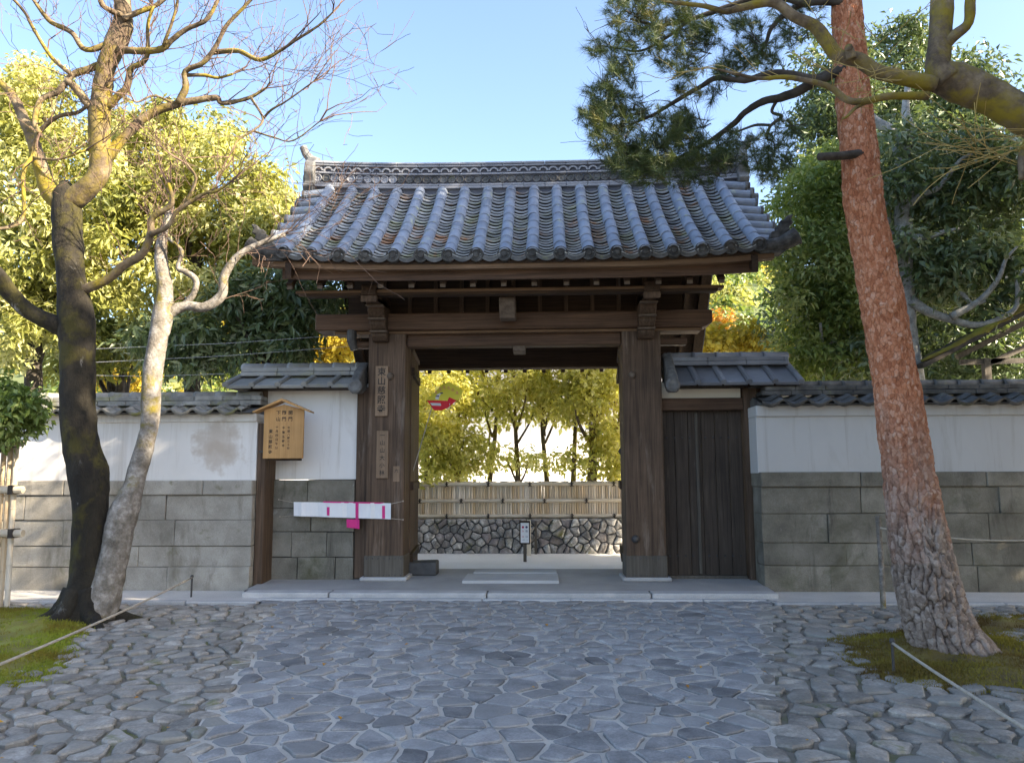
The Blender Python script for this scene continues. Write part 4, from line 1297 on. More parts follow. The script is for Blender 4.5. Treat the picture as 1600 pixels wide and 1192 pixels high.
cm = [cane_mesh('bamboo_cane', ZF2 - ZF0 + .1, .026) for _ in range(6)]
x = fx0 - .2; i = 0
while x < fx1 + .3 and i < 240:
    inst('bamboo_cane', random.choice(cm), bf, (x, YB + random.uniform(-.004, .004), ZF0 - .06 + random.uniform(-.02, .02)), (random.uniform(-.01, .01), random.uniform(-.012, .012), random.uniform(0, 6)))
    x += .0505 + random.uniform(-.002, .002); i += 1
x = fx0 - .18
while x < fx1 + .3:
    inst('bamboo_cane', random.choice(cm), bf, (x, YB + .05 + random.uniform(-.004, .004), ZF0 - .06 + random.uniform(-.02, .02)), (0, random.uniform(-.012, .012), random.uniform(0, 6)))
    x += .0505 + random.uniform(-.002, .002)
for py, r in ((756, .038), (782, .034), (806, .036)):
    zc = Z(py, YB)
    x = fx0 - .25
    while x < fx1 + .3:
        pts = []; rd_ = []
        L = random.uniform(2.2, 3.0); q = x
        while q < x + L:
            pts += [(q, YB - .055, zc), (q + .02, YB - .055, zc)]; rd_ += [r * 1.1, r]; q += random.uniform(.28, .4)
        pts.append((x + L, YB - .055, zc)); rd_.append(r * .95)
        MB().tube(pts, rd_, 10).build('rail', M['rail_bamboo'], bf, smooth=False)
        x += L
    x = fx0 + .1 + (.3 if py == 782 else 0)
    while x < fx1 + .2:
        MB().box(x - .016, x + .016, YB - .10, YB + .04, zc - r - .012, zc + r + .012).bar((x - .04, YB - .1, zc + .02), (x + .04, YB - .1, zc - .05), .012, .012).bar((x + .04, YB - .1, zc + .03), (x - .035, YB - .1, zc - .06), .012, .012).build('rope_tie', M['tie'], bf)
        x += .86
# white storehouse wall far beyond the court trees
hs = thing('storehouse', 'sunlit white plaster storehouse glimpsed through the court trees', 'building', (-.6, 33, 0))
MB().box(-11, 10, 30, 36, 0, 4.3).build('plaster_wall', M['plaster'], hs)
MB().prism([(29.2, 4.25), (33, 6.3), (36.8, 4.25), (36.8, 4.05), (29.2, 4.05)], 'x', -11.5, 10.5).build('roof', M['tile_dark'], hs)
MB().box(1.1, 3.2, 29.92, 30.02, 0, .9).build('plinth_board', M['wood_x'], hs)

# ================================================================== lettering
def glyphs(chars, size, mat, name, parent, org, step, w=1.0):
    """a column of characters set as flat ink just proud of a board facing the camera"""
    Vs, Fs = [], []
    for k, ch in enumerate(chars):
        if ch == ' ': continue
        cu = bpy.data.curves.new('t', 'FONT'); cu.body = ch; cu.size = size; cu.align_x = 'CENTER'; cu.align_y = 'CENTER'; cu.resolution_u = 2
        cu.offset = size * .012
        ob = bpy.data.objects.new('t', cu); col.objects.link(ob)
        dg = bpy.context.evaluated_depsgraph_get()
        me = bpy.data.meshes.new_from_object(ob.evaluated_get(dg))
        b = len(Vs)
        Vs += [(org[0] + v.co.x * w, org[1], org[2] - k * step + v.co.y) for v in me.vertices]
        Fs += [tuple(i + b for i in p.vertices) for p in me.polygons]
        bpy.data.objects.remove(ob); bpy.data.curves.remove(cu); bpy.data.meshes.remove(me)
    if Vs:
        m = MB(); m.v, m.f = Vs, Fs
        return m.build(name, mat, parent)


# ---- name plates on the left post
def plate(x0, y0, x1, y1, label, text, pxstep, size, w=1.0):
    a, b = P(x0, y0, YP - .03), P(x1, y1, YP - .03)
    t = thing('name_plate', label, 'sign', ((a.x + b.x) / 2, YP - .02, b.z))
    MB().box(a.x, b.x, YP - .034, YP - .002, b.z, a.z).build('board', M['plate_wood'], t, bevel=0.004)
    st_ = (a.z - b.z) / (len(text) + .35)
    glyphs(text, size, M['ink'], 'lettering', t, ((a.x + b.x) / 2, YP - .0365, a.z - st_ * .67), st_, w)
    return t


plate(587, 572, 605.5, 650, 'upper wooden name plate with five brushed characters on the left gate post', '東山慈照寺', 0, .128)
plate(588.5, 673, 606, 747, 'lower weathered wooden plate with small faint characters on the left gate post', '一山山大小林', 0, .078)
q = P(619, 738, YP - .02)
pl = thing('paper_slip', 'small faded slip with one brush stroke low on the left gate post', 'sign', (q.x, YP - .01, q.z))
MB().box(q.x - .045, q.x + .045, YP - .008, YP - .002, q.z - .13, q.z + .09).build('slip', M['plate_wood'], pl)
glyphs('六', .06, M['ink'], 'lettering', pl, (q.x, YP - .0105, q.z + .02), .07)

# ---- hanging notice board with a little gable roof
YNB = YW - .02
a, b = P(413, 640, YNB), P(473, 716, YNB)
nb = thing('notice_board', 'orange wooden notice board with gable top and brush writing beside the white wing wall', 'sign', ((a.x + b.x) / 2, YNB, b.z))
xm = P(444, 632, YNB)
MB().prism([(a.x, b.z), (a.x, a.z), (xm.x, xm.z), (b.x, a.z), (b.x, b.z)], 'y', YNB, YNB + .035).build('board', M['sign_wood'], nb, bevel=0.004)
pk = P(443, 627, YNB); el = P(392, 640, YNB); er = P(487, 645, YNB)
el.x = pk.x - (er.x - pk.x); el.z = er.z
for s, e in ((-1, el), (1, er)):
    MB().add([(pk.x, YNB - .09, pk.z), (e.x, YNB - .09, e.z), (e.x, YNB + .12, e.z), (pk.x, YNB + .12, pk.z), (pk.x, YNB - .09, pk.z + .035), (e.x, YNB - .09, e.z + .02), (e.x, YNB + .12, e.z + .02), (pk.x, YNB + .12, pk.z + .035)],
             [(0, 1, 2, 3), (4, 7, 6, 5), (0, 4, 5, 1), (1, 5, 6, 2), (2, 6, 7, 3), (3, 7, 4, 0)]).build('roof_board', M['sign_wood'], nb, bevel=0.003)
MB().box(a.x + .05, b.x - .05, YNB + .04, YNB + .12, b.z - .03, b.z + .03).build('batten', M['wood_x'], nb)
xc = (a.x + b.x) / 2; zt0 = a.z - .05; U = (b.x - a.x) / 60 * 1.0
for px, t, s, st_, dy in ((453, '開門', .066, .088, 0), (443, '閉門', .066, .088, 0), (434, '下山', .066, .088, 0), (451, '午前八時三十分', .040, .0475, .21), (443, '午後五時半', .042, .062, .21), (432.5, '十月四日午分', .042, .058, .20), (423, '東山慈照寺', .058, .072, .26)):
    glyphs(t, s, M['ink'], 'lettering', nb, (P(px, 680, YNB).x, YNB - .003, zt0 - dy), st_)
MB().bar((X(402, YW), YNB + .10, b.z + .1), (X(410, YNB), YNB + .10, b.z + .1), .03, .03).build('bracket', M['iron'], nb)
for zz in (b.z + .12, a.z - .1):
    MB().box(xc - .03, xc + .03, YNB + .035, YP + .12, zz - .02, zz + .02).build('bracket', M['wood_y'], nb)

# ---- small guide sign on a post in the court
YGS = G(820, 878, -.004).y
a, b = P(811.5, 813.5, YGS), P(828.5, 850, YGS)
gs = thing('guide_sign', 'small brown framed sign with red and blue dots on a post in the court', 'sign', ((a.x + b.x) / 2, YGS, 0))
MB().box(a.x, b.x, YGS, YGS + .04, b.z, a.z).build('frame', M['wood_x'], gs, bevel=0.006)
MB().box(a.x + .022, b.x - .022, YGS - .006, YGS + .005, b.z + .025, a.z - .035).build('panel', M['white'], gs)
MB().box((a.x + b.x) / 2 - .03, (a.x + b.x) / 2 + .03, YGS + .041, YGS + .09, -.05, a.z - .1).build('post', M['wood_foot'], gs, bevel=0.005)
w_ = b.x - a.x; h_ = a.z - b.z
for u, v, mt, r in ((.33, .27, 'red_ink', .022), (.67, .27, 'blue_ink', .022)):
    MB().lathe((a.x + w_ * u, YGS - .0065, a.z - h_ * v), (0, -1, 0), [(0, r), (.002, r)], 12).build('dot', M[mt], gs)
for u, v, ch, s, mt in ((.33, .44, '入', .045, 'red_ink'), (.67, .44, '出', .045, 'blue_ink'), (.33, .68, '口', .04, 'red_ink'), (.67, .68, '口', .04, 'blue_ink'), (.40, .82, '一', .05, 'blue_ink'), (.70, .82, '一', .03, 'blue_ink')):
    glyphs(ch, s, M[mt], 'lettering', gs, (a.x + w_ * u, YGS - .0068, a.z - h_ * v), .05)
# pale lath post just behind the guide sign
q0 = G(825, 868, -.004)
MBp = MB().box(q0.x - .02, q0.x + .06, q0.y - .05, q0.y + .0, -.03, Z(812, q0.y)).build('lath_post', M['rail_bamboo'], None, bevel=0.004)
tag(MBp, 'pale upright lath standing against the fieldstones behind the guide sign', 'post')
q1 = X(836, YF - .06)
tag(MB().box(q1 - .025, q1 + .025, YF - .09, YF - .03, -.03, Z(814, YF - .06)).build('stake', M['wood_foot'], None, bevel=0.004), 'grey wooden stake upright against the fieldstone wall', 'post')

# ---- dark stone bar lying inside the left post
a, b = G(614, 899, ZS), G(683, 894, ZS)
m = MB().box(X(614, a.y), X(683, a.y), a.y, a.y + .32, ZS - .005, Z(880, a.y))
m.v = [(vx, vy, vz + (.02 if vx > -1.8 and vz > .2 else 0) + random.uniform(-.008, .008)) for vx, vy, vz in m.v]
tag(m.build('stone_bar', M['dark_stone'], None, bevel=0.03, seg=2), 'low black stone bar lying on the ground inside the left gate post', 'stone')

# ---- white cloth banner with magenta bands hung before the left post
YBN = YP - .045
ban = thing('cloth_banner', 'white cloth banner with magenta bands stretched in front of the left post', 'banner', (X(535, YBN), YBN, Z(820, YBN)))
xs = np.linspace(X(459, YBN), X(611, YBN), 25)


def cloth(name, px0, px1, py0a, py0b, py1a, py1b, mat, off=0.0, n=10):
    m = MB()
    for i in range(n + 1):
        u = i / n; px = px0 + (px1 - px0) * u
        wv = .012 * math.sin(px * .13) + .006 * math.sin(px * .41)
        t, b_ = P(px, py0a + (py0b - py0a) * u, YBN), P(px, py1a + (py1b - py1a) * u, YBN)
        for d in (0, .006):
            m.v += [(t.x, YBN + wv + d - off, t.z), (b_.x, YBN + wv * 1.5 + d - off, b_.z)]
    for i in range(n):
        q = i * 4
        m.f += [(q, q + 4, q + 5, q + 1), (q + 2, q + 3, q + 7, q + 6), (q, q + 2, q + 6, q + 4), (q + 1, q + 5, q + 7, q + 3)]
    m.f += [(0, 1, 3, 2), (n * 4, n * 4 + 2, n * 4 + 3, n * 4 + 1)]
    return m.build(name, mat, ban, smooth=False)


cloth('sheet', 459, 611, 784, 786, 806, 811, M['white'], 0, 24)
for x0, x1, p0, p1 in ((511, 515.5, 792, 805), (555.5, 560.5, 785, 811), (597, 601.5, 790, 810)):
    cloth('band', x0, x1, p0, p0, p1, p1, M['magenta'], .009, 2)
cloth('edge_tape', 505, 600, 783, 785, 785, 787, M['magenta'], .004, 12)
cloth('hanging_flap', 541, 562, 811, 811.5, 824, 826, M['magenta'], .002, 4)
for (x0, y0, x1, y1) in ((459, 785, 430, 781), (459, 805, 432, 808), (611, 787, 629, 783), (611, 810, 629, 812)):
    a_, b_ = P(x0, y0, YBN), P(x1, y1, YBN)
    b_.y = YV - .055 if x1 < 500 else YP - .002
    MB().tube([a_, b_], .004, 6).lathe(b_, (0, -1, 0), [(0, .012), (.008, .010)], 8).build('tie_cord', M['rope'], ban)

# ---- tour flag on a thin pole inside the gate
YFL = 12.1
fl = thing('tour_flag', 'small yellow and red flag on a thin pole inside the gate opening', 'flag', (X(640, YFL), YFL, ZS))


def flagpart(name, poly, mat, y, parent=fl):
    pts = [P(px, py, YFL) for px, py in poly]
    def bend(x, z): return y + .03 * math.sin((x - pts[0].x) * 9)
    n = len(pts)
    return MB().add([(p.x, bend(p.x, p.z), p.z) for p in pts] + [(p.x, bend(p.x, p.z) + .004, p.z) for p in pts],
                    [tuple(range(n)), tuple(range(n, 2 * n))[::-1]] + [(i, n + i, n + (i + 1) % n, (i + 1) % n) for i in range(n)]).build(name, mat, parent)


flagpart('yellow_cloth', [(667, 624.5), (680, 611), (692, 599), (703, 597), (716, 605), (724, 610), (722, 618), (715, 626), (702, 621), (700, 625.5)], M['flag_yellow'], YFL)
flagpart('red_cloth', [(667, 625.5), (699, 626), (702, 620.5), (714, 626), (700, 637), (690, 641), (678, 641)], M['flag_red'], YFL - .006)
flagpart('white_band', [(672, 629.5), (696, 630), (694, 634), (675, 633.5)], M['white'], YFL - .012)
flagpart('white_band', [(702, 631), (709, 626.5), (710, 628), (703, 634)], M['white'], YFL - .012)
flagpart('pale_patch', [(680, 623), (683, 616), (690, 613), (697, 616), (699, 621), (694, 624), (686, 625)], M['white'], YFL - .010)
flagpart('dark_mark', [(681, 618.5), (686, 618), (686, 620), (681, 620)], M['blue_ink'], YFL - .016)
flagpart('dark_mark', [(688, 613.5), (692, 613), (692, 615), (688, 615)], M['blue_ink'], YFL - .016)
sq = MB()
for k in range(6):
    px = 681 + k * 6.6; py = (613, 608, 605.5, 606, 609, 614)[k]
    for (u0, v0), (u1, v1) in (((-2, 2), (2, -2)), ((-1, -3), (2, 1)), ((0, 3), (3, 2))):
        a_, b_ = P(px + u0, py + v0 * .9, YFL), P(px + u1, py + v1 * .9, YFL)
        a_.y = b_.y = YFL - .036
        sq.bar(a_, b_, .004, .011, (0, 1, 0))
sq.build('script_marks', M['flag_pink'], fl)
p0, p1 = P(682, 612, YFL + .02), P(661, 683, YFL + .02)
dd = (p1 - p0).normalized()
pe = p0 + dd * ((p0.z - ZS) / -dd.z)
MB().tube([p0, pe], .007, 8).build('pole', M['steel'], fl)

# ---- rope barriers with wooden posts
def barrier_post(w, h, label):
    m = MB().tube([(w.x, w.y, -.05), (w.x + .006, w.y, h * .5), (w.x, w.y, h)], [.032, .031, .030], 10)
    o = m.build('barrier_post', M['bark_pale'], None, origin=(w.x, w.y, 0), bevel=0.004)
    tag(o, label, 'post', 'rope barrier posts')
    return o


def rope(a, b, sag, r, label, n=14):
    a, b = Vector(a), Vector(b)
    pts = [a.lerp(b, i / n) - Vector((0, 0, sag * 4 * (i / n) * (1 - i / n))) for i in range(n + 1)]
    o = MB().tube(pts, r, 8).build('rope', M['rope'], None, smooth=True)
    tag(o, label, 'rope')
    return o


# ropes: two low ones round the tree beds, one along the right wall
def stake(w, h, label):
    o = MB().tube([(w.x, w.y, -.05), (w.x, w.y, h)], [.012, .012], 8).lathe((w.x, w.y, h), (0, 0, 1), [(-.02, .02), (0, .022), (.015, .012)], 10).build('rope_stake', M['iron'], None, origin=(w.x, w.y, 0))
    return tag(o, label, 'stake', 'iron rope stakes')


ra, rb_ = G(1394, 1004, .25), G(1640, 1160, .25)
rope(ra, rb_, .015, .011, 'thin rope slanting past the foot of the leaning pine')
stake(ra, .27, 'thin iron stake holding the rope by the pine moss')
la, lb = G(-60, 1062, .27), G(300, 902, .27)
rope(la, lb, .03, .012, 'pale rope slanting in front of the mossy twin-trunk tree')
stake(lb, .29, 'thin iron stake holding the rope right of the mossy tree')
YRB = 9.55
b0, b1, b2 = P(1262, 826, YRB), P(1372, 812, YRB), P(1700, 836, YRB)
barrier_post(b1, Z(806, YRB, 1372), 'weathered round barrier post just left of the pine trunk')
rope((b1.x, YRB - .05, Z(824, YRB, 1372)), (b2.x, YRB - .05, Z(836, YRB, 1700)), .10, .010, 'rope running behind the pine trunk along the right wall')


# ================================================================== trees
def leaves(C, rad, n, L, W, up=0.35, out=0.6, droop=0.25, tint=(0, 1), flat=0.8, shell=0.5):
    """n leaves for each clump centre C with radius rad; returns vertices, triangles, tint"""
    C = np.asarray(C, dtype=float); rad = np.broadcast_to(np.asarray(rad, dtype=float), (len(C),))
    ci = np.repeat(np.arange(len(C)), n); m = len(ci)
    d = rng.normal(size=(m, 3)); d /= np.linalg.norm(d, axis=1)[:, None]
    rr = rng.random(m) ** shell
    pos = C[ci] + d * (rr * rad[ci])[:, None] * np.array([1, 1, flat])
    nr_ = d * out + rng.normal(size=(m, 3)) * 0.5 + np.array([0, 0, up])
    nr_ /= np.linalg.norm(nr_, axis=1)[:, None]
    ax = rng.normal(size=(m, 3)) + d * 0.7 + np.array([0, 0, -droop])
    ax -= nr_ * (ax * nr_).sum(1)[:, None]
    ax /= np.linalg.norm(ax, axis=1)[:, None] + 1e-9
    sd = np.cross(nr_, ax)
    k_ = rng.uniform(0.5, 1.35, m); ll = L * k_; ww = W * k_ * rng.uniform(0.75, 1.3, m)
    f = rng.uniform(0.05, 0.3, m)
    base = pos; tip = pos + ax * ll[:, None] - np.array([0, 0, 1]) * (ll * 0.12)[:, None]
    mid = pos + ax * (ll * 0.45)[:, None]
    a = mid + sd * (ww / 2)[:, None] + nr_ * (ww * f)[:, None]
    b = mid - sd * (ww / 2)[:, None] + nr_ * (ww * f)[:, None]
    V = np.stack([base, a, tip, b], 1).reshape(-1, 3)
    k = np.arange(m) * 4
    T = np.concatenate([np.stack([k, k + 1, k + 2], 1), np.stack([k, k + 2, k + 3], 1)])
    cl = rng.random(len(C))
    tt = np.clip(tint[0] + (tint[1] - tint[0]) * (0.55 * cl[ci] + 0.45 * rng.random(m)), 0, 1)
    return V, T, np.repeat(tt, 4)


def merge(parts):
    V, T, t = [], [], []; o = 0
    for v, f, q in parts:
        V.append(v); T.append(f + o); t.append(q); o += len(v)
    return np.concatenate(V), np.concatenate(T), np.concatenate(t)


def crown_obj(name, parts, mat, parent):
    V, T, t = merge(parts)
    w = WO[parent.name]
    me = tri_mesh(name, V - np.array(w), T, mat, False, t)
    return put(bpy.data.objects.new(name, me), parent, w)


def ell(c, r, n, shell=0.6, lo=-1.0, power=1.0):
    """clump centres filling an ellipsoid, denser toward its surface"""
    out = []
    while len(out) < n:
        d = rng.normal(size=3); d /= np.linalg.norm(d)
        if d[2] < lo: continue
        s = shell + (1 - shell) * rng.random()
        out.append(np.array(c) + d * np.array(r) * s)
    return np.array(out)


def limb_path(pts, n=6):
    """smooth curve (Catmull-Rom) through points with radius"""
    P_ = [np.array(p, dtype=float) for p in pts]
    P_ = [2 * P_[0] - P_[1]] + P_ + [2 * P_[-1] - P_[-2]]
    out = []
    for i in range(1, len(P_) - 2):
        for k in range(n):
            t = k / n
            out.append(0.5 * ((2 * P_[i]) + (-P_[i - 1] + P_[i + 1]) * t + (2 * P_[i - 1] - 5 * P_[i] + 4 * P_[i + 1] - P_[i + 2]) * t * t + (-P_[i - 1] + 3 * P_[i] - 3 * P_[i + 1] + P_[i + 2]) * t ** 3))
    out.append(P_[-2])
    return np.array(out)


def traced(px, Y0, Y1, rpx, base_z=None):
    """limb from photo pixels (x, y) at depths running Y0..Y1 with pixel radii -> (n,4) x y z r"""
    n = len(px); out = []
    for i, (x, y) in enumerate(px):
        u = i / max(1, n - 1); Yv = Y0 + (Y1 - Y0) * u
        p = P(x, y, Yv)
        r = (rpx[0] + (rpx[1] - rpx[0]) * u if len(rpx) == 2 else rpx[i]) * Yv / F_PX
        out.append((p.x, p.y, p.z, max(r, .002)))
    return out


def limb(m, pts, n=10, sub=5, rough=0.10, freq=6.0):
    """tapered limb with a knobbly skin"""
    c = limb_path(pts, sub)
    b = len(m.v)
    m.tube([p[:3] for p in c], [max(p[3], .0015) for p in c], n)
    V = np.array(m.v[b:]); ctr = np.repeat(c[:, :3], n, 0); rr = np.repeat(c[:, 3], n)
    k = 1 + rough * fbm(V * freq, 3) + rough * 0.6 * vnoise(V * freq * 3.1)
    V = ctr + (V - ctr) * k[:, None]
    m.v[b:] = [tuple(v) for v in V]
    return c


def grow(m, p, d, L, r, depth, up=0.12, wig=0.35, kids=3, seg=5, ends=None, sides=4):
    """a twig that wanders and forks"""
    p, d = Vector(p), Vector(d).normalized()
    pts, rad = [p.copy()], [r]
    s = L / seg
    for i in range(seg):
        d = (d + Vector((random.gauss(0, wig), random.gauss(0, wig), random.gauss(0, wig) + up)) * 0.5).normalized()
        p = p + d * s; pts.append(p.copy()); rad.append(r * (1 - 0.75 * (i + 1) / seg))
        if depth > 0 and i > 0 and random.random() < kids / seg:
            dd = (d + Vector((random.gauss(0, .6), random.gauss(0, .6), random.gauss(0.1, .5)))).normalized()
            grow(m, p, dd, L * random.uniform(.45, .75), max(rad[-1] * .7, .0016), depth - 1, up, wig, kids, seg, ends, max(3, sides - 1))
    m.tube(pts, [max(q, .0028) for q in rad], sides, cap=False)
    if ends is not None: ends.append(pts[-1])


def dress(m, c, step, Lr, rr, depth, start=0.3, up=0.15, kids=3, wig=.35, fan=.9):
    """twigs along a limb path"""
    n = len(c); i = int(n * start)
    acc = 0
    while i < n - 1:
        a, b = Vector(c[i][:3]), Vector(c[i + 1][:3]); e = b - a
        acc += e.length
        if acc > step:
            acc = 0
            d = e.normalized() + Vector((random.gauss(0, fan), random.gauss(0, fan * .7), abs(random.gauss(0, fan * .8)) * .9))
            grow(m, a, d, random.uniform(*Lr), random.uniform(*rr), depth, up, wig, kids)
        i += 1
    d = Vector(c[-1][:3]) - Vector(c[-2][:3])
    for _ in range(3):
        grow(m, Vector(c[-1][:3]), d.normalized() + Vector((random.gauss(0, .35),) * 3), random.uniform(*Lr), rr[1], depth, up, wig, kids)


# ---- mossy twin-trunk maple, bare, in front of the left wall
g0 = G(132, 972, 0)
Y0 = g0.y
mp = thing('maple_tree', 'bare maple with two mossy trunks leaning apart in front of the left wall', 'tree', (g0.x, Y0, 0))
tm = MB()
t1 = traced([(126, 985), (129, 965), (134, 920), (138, 860), (140, 790), (138, 745), (126, 690), (121, 620), (121, 550), (119, 500), (112, 440), (107, 380), (104, 330), (103, 300), (101, 284)], Y0, Y0 + .1,
            [46, 37, 28, 25, 26, 30, 27, 26, 27, 28, 22, 22, 23, 17, 6])
limb(tm, t1, 22, 6, .10, 4.0)
ld = traced([(108, 318), (131, 300), (155, 270), (156, 230), (156, 180), (161, 137), (166, 105), (176, 80), (190, 45), (192, 20), (190, -40), (196, -120)], Y0 + .1, Y0 - .3, [18, 18, 17, 18, 17, 15, 15, 17, 17, 15, 13, 8])

ll = traced([(96, 318), (78, 298), (64, 262), (52, 222), (38, 188), (20, 150), (-10, 120)], Y0 + .1, Y0 + .2, [18, 15, 12, 10, 9, 7, 5])

bl = traced([(112, 520), (90, 508), (50, 490), (16, 459), (-2, 432), (-40, 390), (-90, 330)], Y0 + .1, Y0 - .5, [16, 15, 13, 13, 12, 10, 6])
limb(tm, bl, 12, 5, .10, 6.0)
# root flare
for ang, Lr_ in ((-2.6, .5), (-1.9, .45), (-.7, .42), (.3, .5), (2.6, .45)):
    bx, by = g0.x - .03, Y0
    limb(tm, [(bx + .10 * math.cos(ang), by + .10 * math.sin(ang), .34, .12), (bx + .22 * math.cos(ang), by + .22 * math.sin(ang), .12, .10), (bx + (.2 + Lr_ * .5) * math.cos(ang), by + (.2 + Lr_ * .5) * math.sin(ang), .02, .07), (bx + (.25 + Lr_) * math.cos(ang), by + (.25 + Lr_) * math.sin(ang), -.05, .03)], 10, 5, .12, 6)
tm.build('trunk', M['bark_moss'], mp, smooth=True)
sm_ = MB()
t2 = traced([(150, 960), (163, 925), (176, 880), (186, 830), (196, 795), (208, 762), (217, 727), (233, 672), (236, 620), (238, 585), (247, 530), (254, 495), (258, 450), (251, 405), (255, 365), (268, 322)], Y0, Y0 + .45,
            [30, 26, 22, 22, 22, 16, 14.5, 14, 14.5, 15, 15, 16, 12, 10, 7, 5])
c2 = limb(sm_, t2, 16, 6, .11, 5.0)
t2b = traced([(252, 500), (268, 486), (292, 478), (319, 480), (346, 462), (351, 430), (371, 401), (399, 384), (446, 366)], Y0 + .35, Y0 + .5, [11, 10, 8, 8, 8, 7, 6, 5, 3.5])
c2b = limb(sm_, t2b, 10, 5, .12, 7.0)
t2c = traced([(282, 482), (302, 460), (306, 438), (290, 425), (278, 418), (284, 392), (262, 372)], Y0 + .4, Y0 + .3, [6, 5, 5, 5, 4, 3, 2])
c2c = limb(sm_, t2c, 8, 5, .12, 7)
sm_.build('second_trunk', M['bark_pale'], mp, smooth=True)
bm_ = MB(); tw = MB()
limb(bm_, ld, 16, 6, .12, 5.0); limb(bm_, ll, 12, 5, .12, 6.0)
BR = [
    ([(108, 474), (126, 456), (166, 437), (198, 412), (223, 396), (236, 364), (237, 342), (266, 322), (268, 305), (263, 286)], (Y0 + .12, Y0 - .3), (12, 4)),
    ([(236, 366), (262, 354), (278, 330), (319, 303), (336, 300), (360, 285)], (Y0 - .15, Y0 - .3), (6, 2.5)),
    ([(290, 318), (306, 280), (292, 256)], (Y0 - .2, Y0 - .4), (4, 2)),
    ([(50, 238), (64, 204), (92, 182), (124, 175), (150, 150), (172, 128)], (Y0 + .1, Y0 - .2), (6, 3)),
    ([(54, 236), (50, 247), (36, 271), (37, 338), (16, 354), (-10, 358)], (Y0 + .1, Y0 - .4), (5.5, 3.5)),
    ([(52, 247), (92, 249), (134, 235)], (Y0, Y0 - .1), (4, 2)),
    ([(150, 268), (168, 246), (184, 226), (207, 201), (236, 178), (277, 163), (300, 158), (338, 153), (345, 161), (367, 159), (392, 152), (416, 138)], (Y0 + .08, Y0 + .3), (13, 3)),
    ([(278, 162), (290, 137), (290, 112), (316, 99), (335, 77), (354, 41), (379, 14), (400, -8)], (Y0 + .15, Y0 - .1), (8, 3)),
    ([(333, 82), (373, 80), (405, 94), (437, 80), (459, 65), (497, 41), (520, 20)], (Y0 + .1, Y0 - .2), (6, 2)),
    ([(156, 188), (164, 172), (179, 156), (198, 137), (205, 108), (222, 99), (231, 83), (231, 40), (240, 10)], (Y0 + .0, Y0 - .3), (11, 3)),
    ([(186, 78), (223, 80), (252, 77), (271, 61), (293, 45), (322, 32), (338, 6), (350, -20)], (Y0 - .2, Y0 - .4), (9, 3)),
    ([(255, 72), (268, 38), (277, 4), (284, -30)], (Y0 - .3, Y0 - .5), (4, 2)),
    ([(178, 92), (140, 108), (112, 118), (92, 143), (64, 156), (54, 191), (62, 208)], (Y0 - .1, Y0 - .3), (9, 5)),
    ([(104, 125), (122, 143), (142, 168)], (Y0 - .2, Y0 - .1), (8, 10)),
    ([(178, 66), (134, 78), (112, 51), (80, 35), (61, 13), (46, -10)], (Y0 - .2, Y0 - .5), (7, 4)),
    ([(112, 118), (80, 89), (54, 48), (38, 19), (18, -4)], (Y0 - .2, Y0 - .6), (5, 3)),
    ([(392, 153), (411, 186), (396, 204), (370, 221), (364, 246)], (Y0 + .2, Y0 + .1), (3, 2)),
    ([(411, 186), (424, 172), (448, 158), (490, 128)], (Y0 + .2, Y0), (3, 1.5)),
    ([(396, 205), (428, 215), (458, 220), (500, 190)], (Y0 + .2, Y0), (2.5, 1.2)),
    ([(268, 160), (240, 150), (214, 160), (205, 150)], (Y0, Y0 - .2), (3, 1.5)),
    ([(290, 118), (320, 118), (340, 122), (364, 116)], (Y0 + .1, Y0 + .2), (5, 2.5)),
    ([(190, 24), (160, 8), (152, -30)], (Y0 - .3, Y0 - .6), (7, 5)),
    ([(192, 30), (215, 20), (245, 8), (272, -14)], (Y0 - .3, Y0 - .2), (7, 4)),
]
for px, (ya, yb), rp in BR:
    c = limb(bm_, traced(px, ya, yb, (rp[0] * .74, rp[1] * .74)), 9, 5, .20, 9.0)
    dress(tw, c, .125, (.3, .95), (.005, .009), 2, .2, up=.18, kids=3.0, wig=.45)
for c in (c2b, c2c): dress(tw, c, .2, (.4, .9), (.004, .007), 2, .3, up=.12, kids=3)
dress(tw, c2[int(len(c2) * .6):], .35, (.3, .7), (.004, .007), 2, .2, up=.1)
# long whips sweeping over the gate eave
for px0, py0, px1, py1 in ((400, 384, 520, 400), (440, 366, 470, 395), (395, 386, 430, 430), (373, 398, 505, 380), (446, 364, 560, 330), (430, 160, 545, 70), (415, 188, 510, 250), (364, 246, 470, 300), (497, 42, 590, 95), (400, 95, 520, 160), (380, 15, 470, -20), (446, 365, 520, 300)):
    a, b = P(px0, py0, Y0 + .4), P(px1, py1, Y0 + .2)
    grow(tw, a, b - a, (b - a).length * 1.05, .0055, 2, .05, .22, 4, 7)
bm_.build('branches', M['bark_limb'], mp, smooth=True)
tag(tw.build('twigs', M['twig'], mp), kind='stuff')

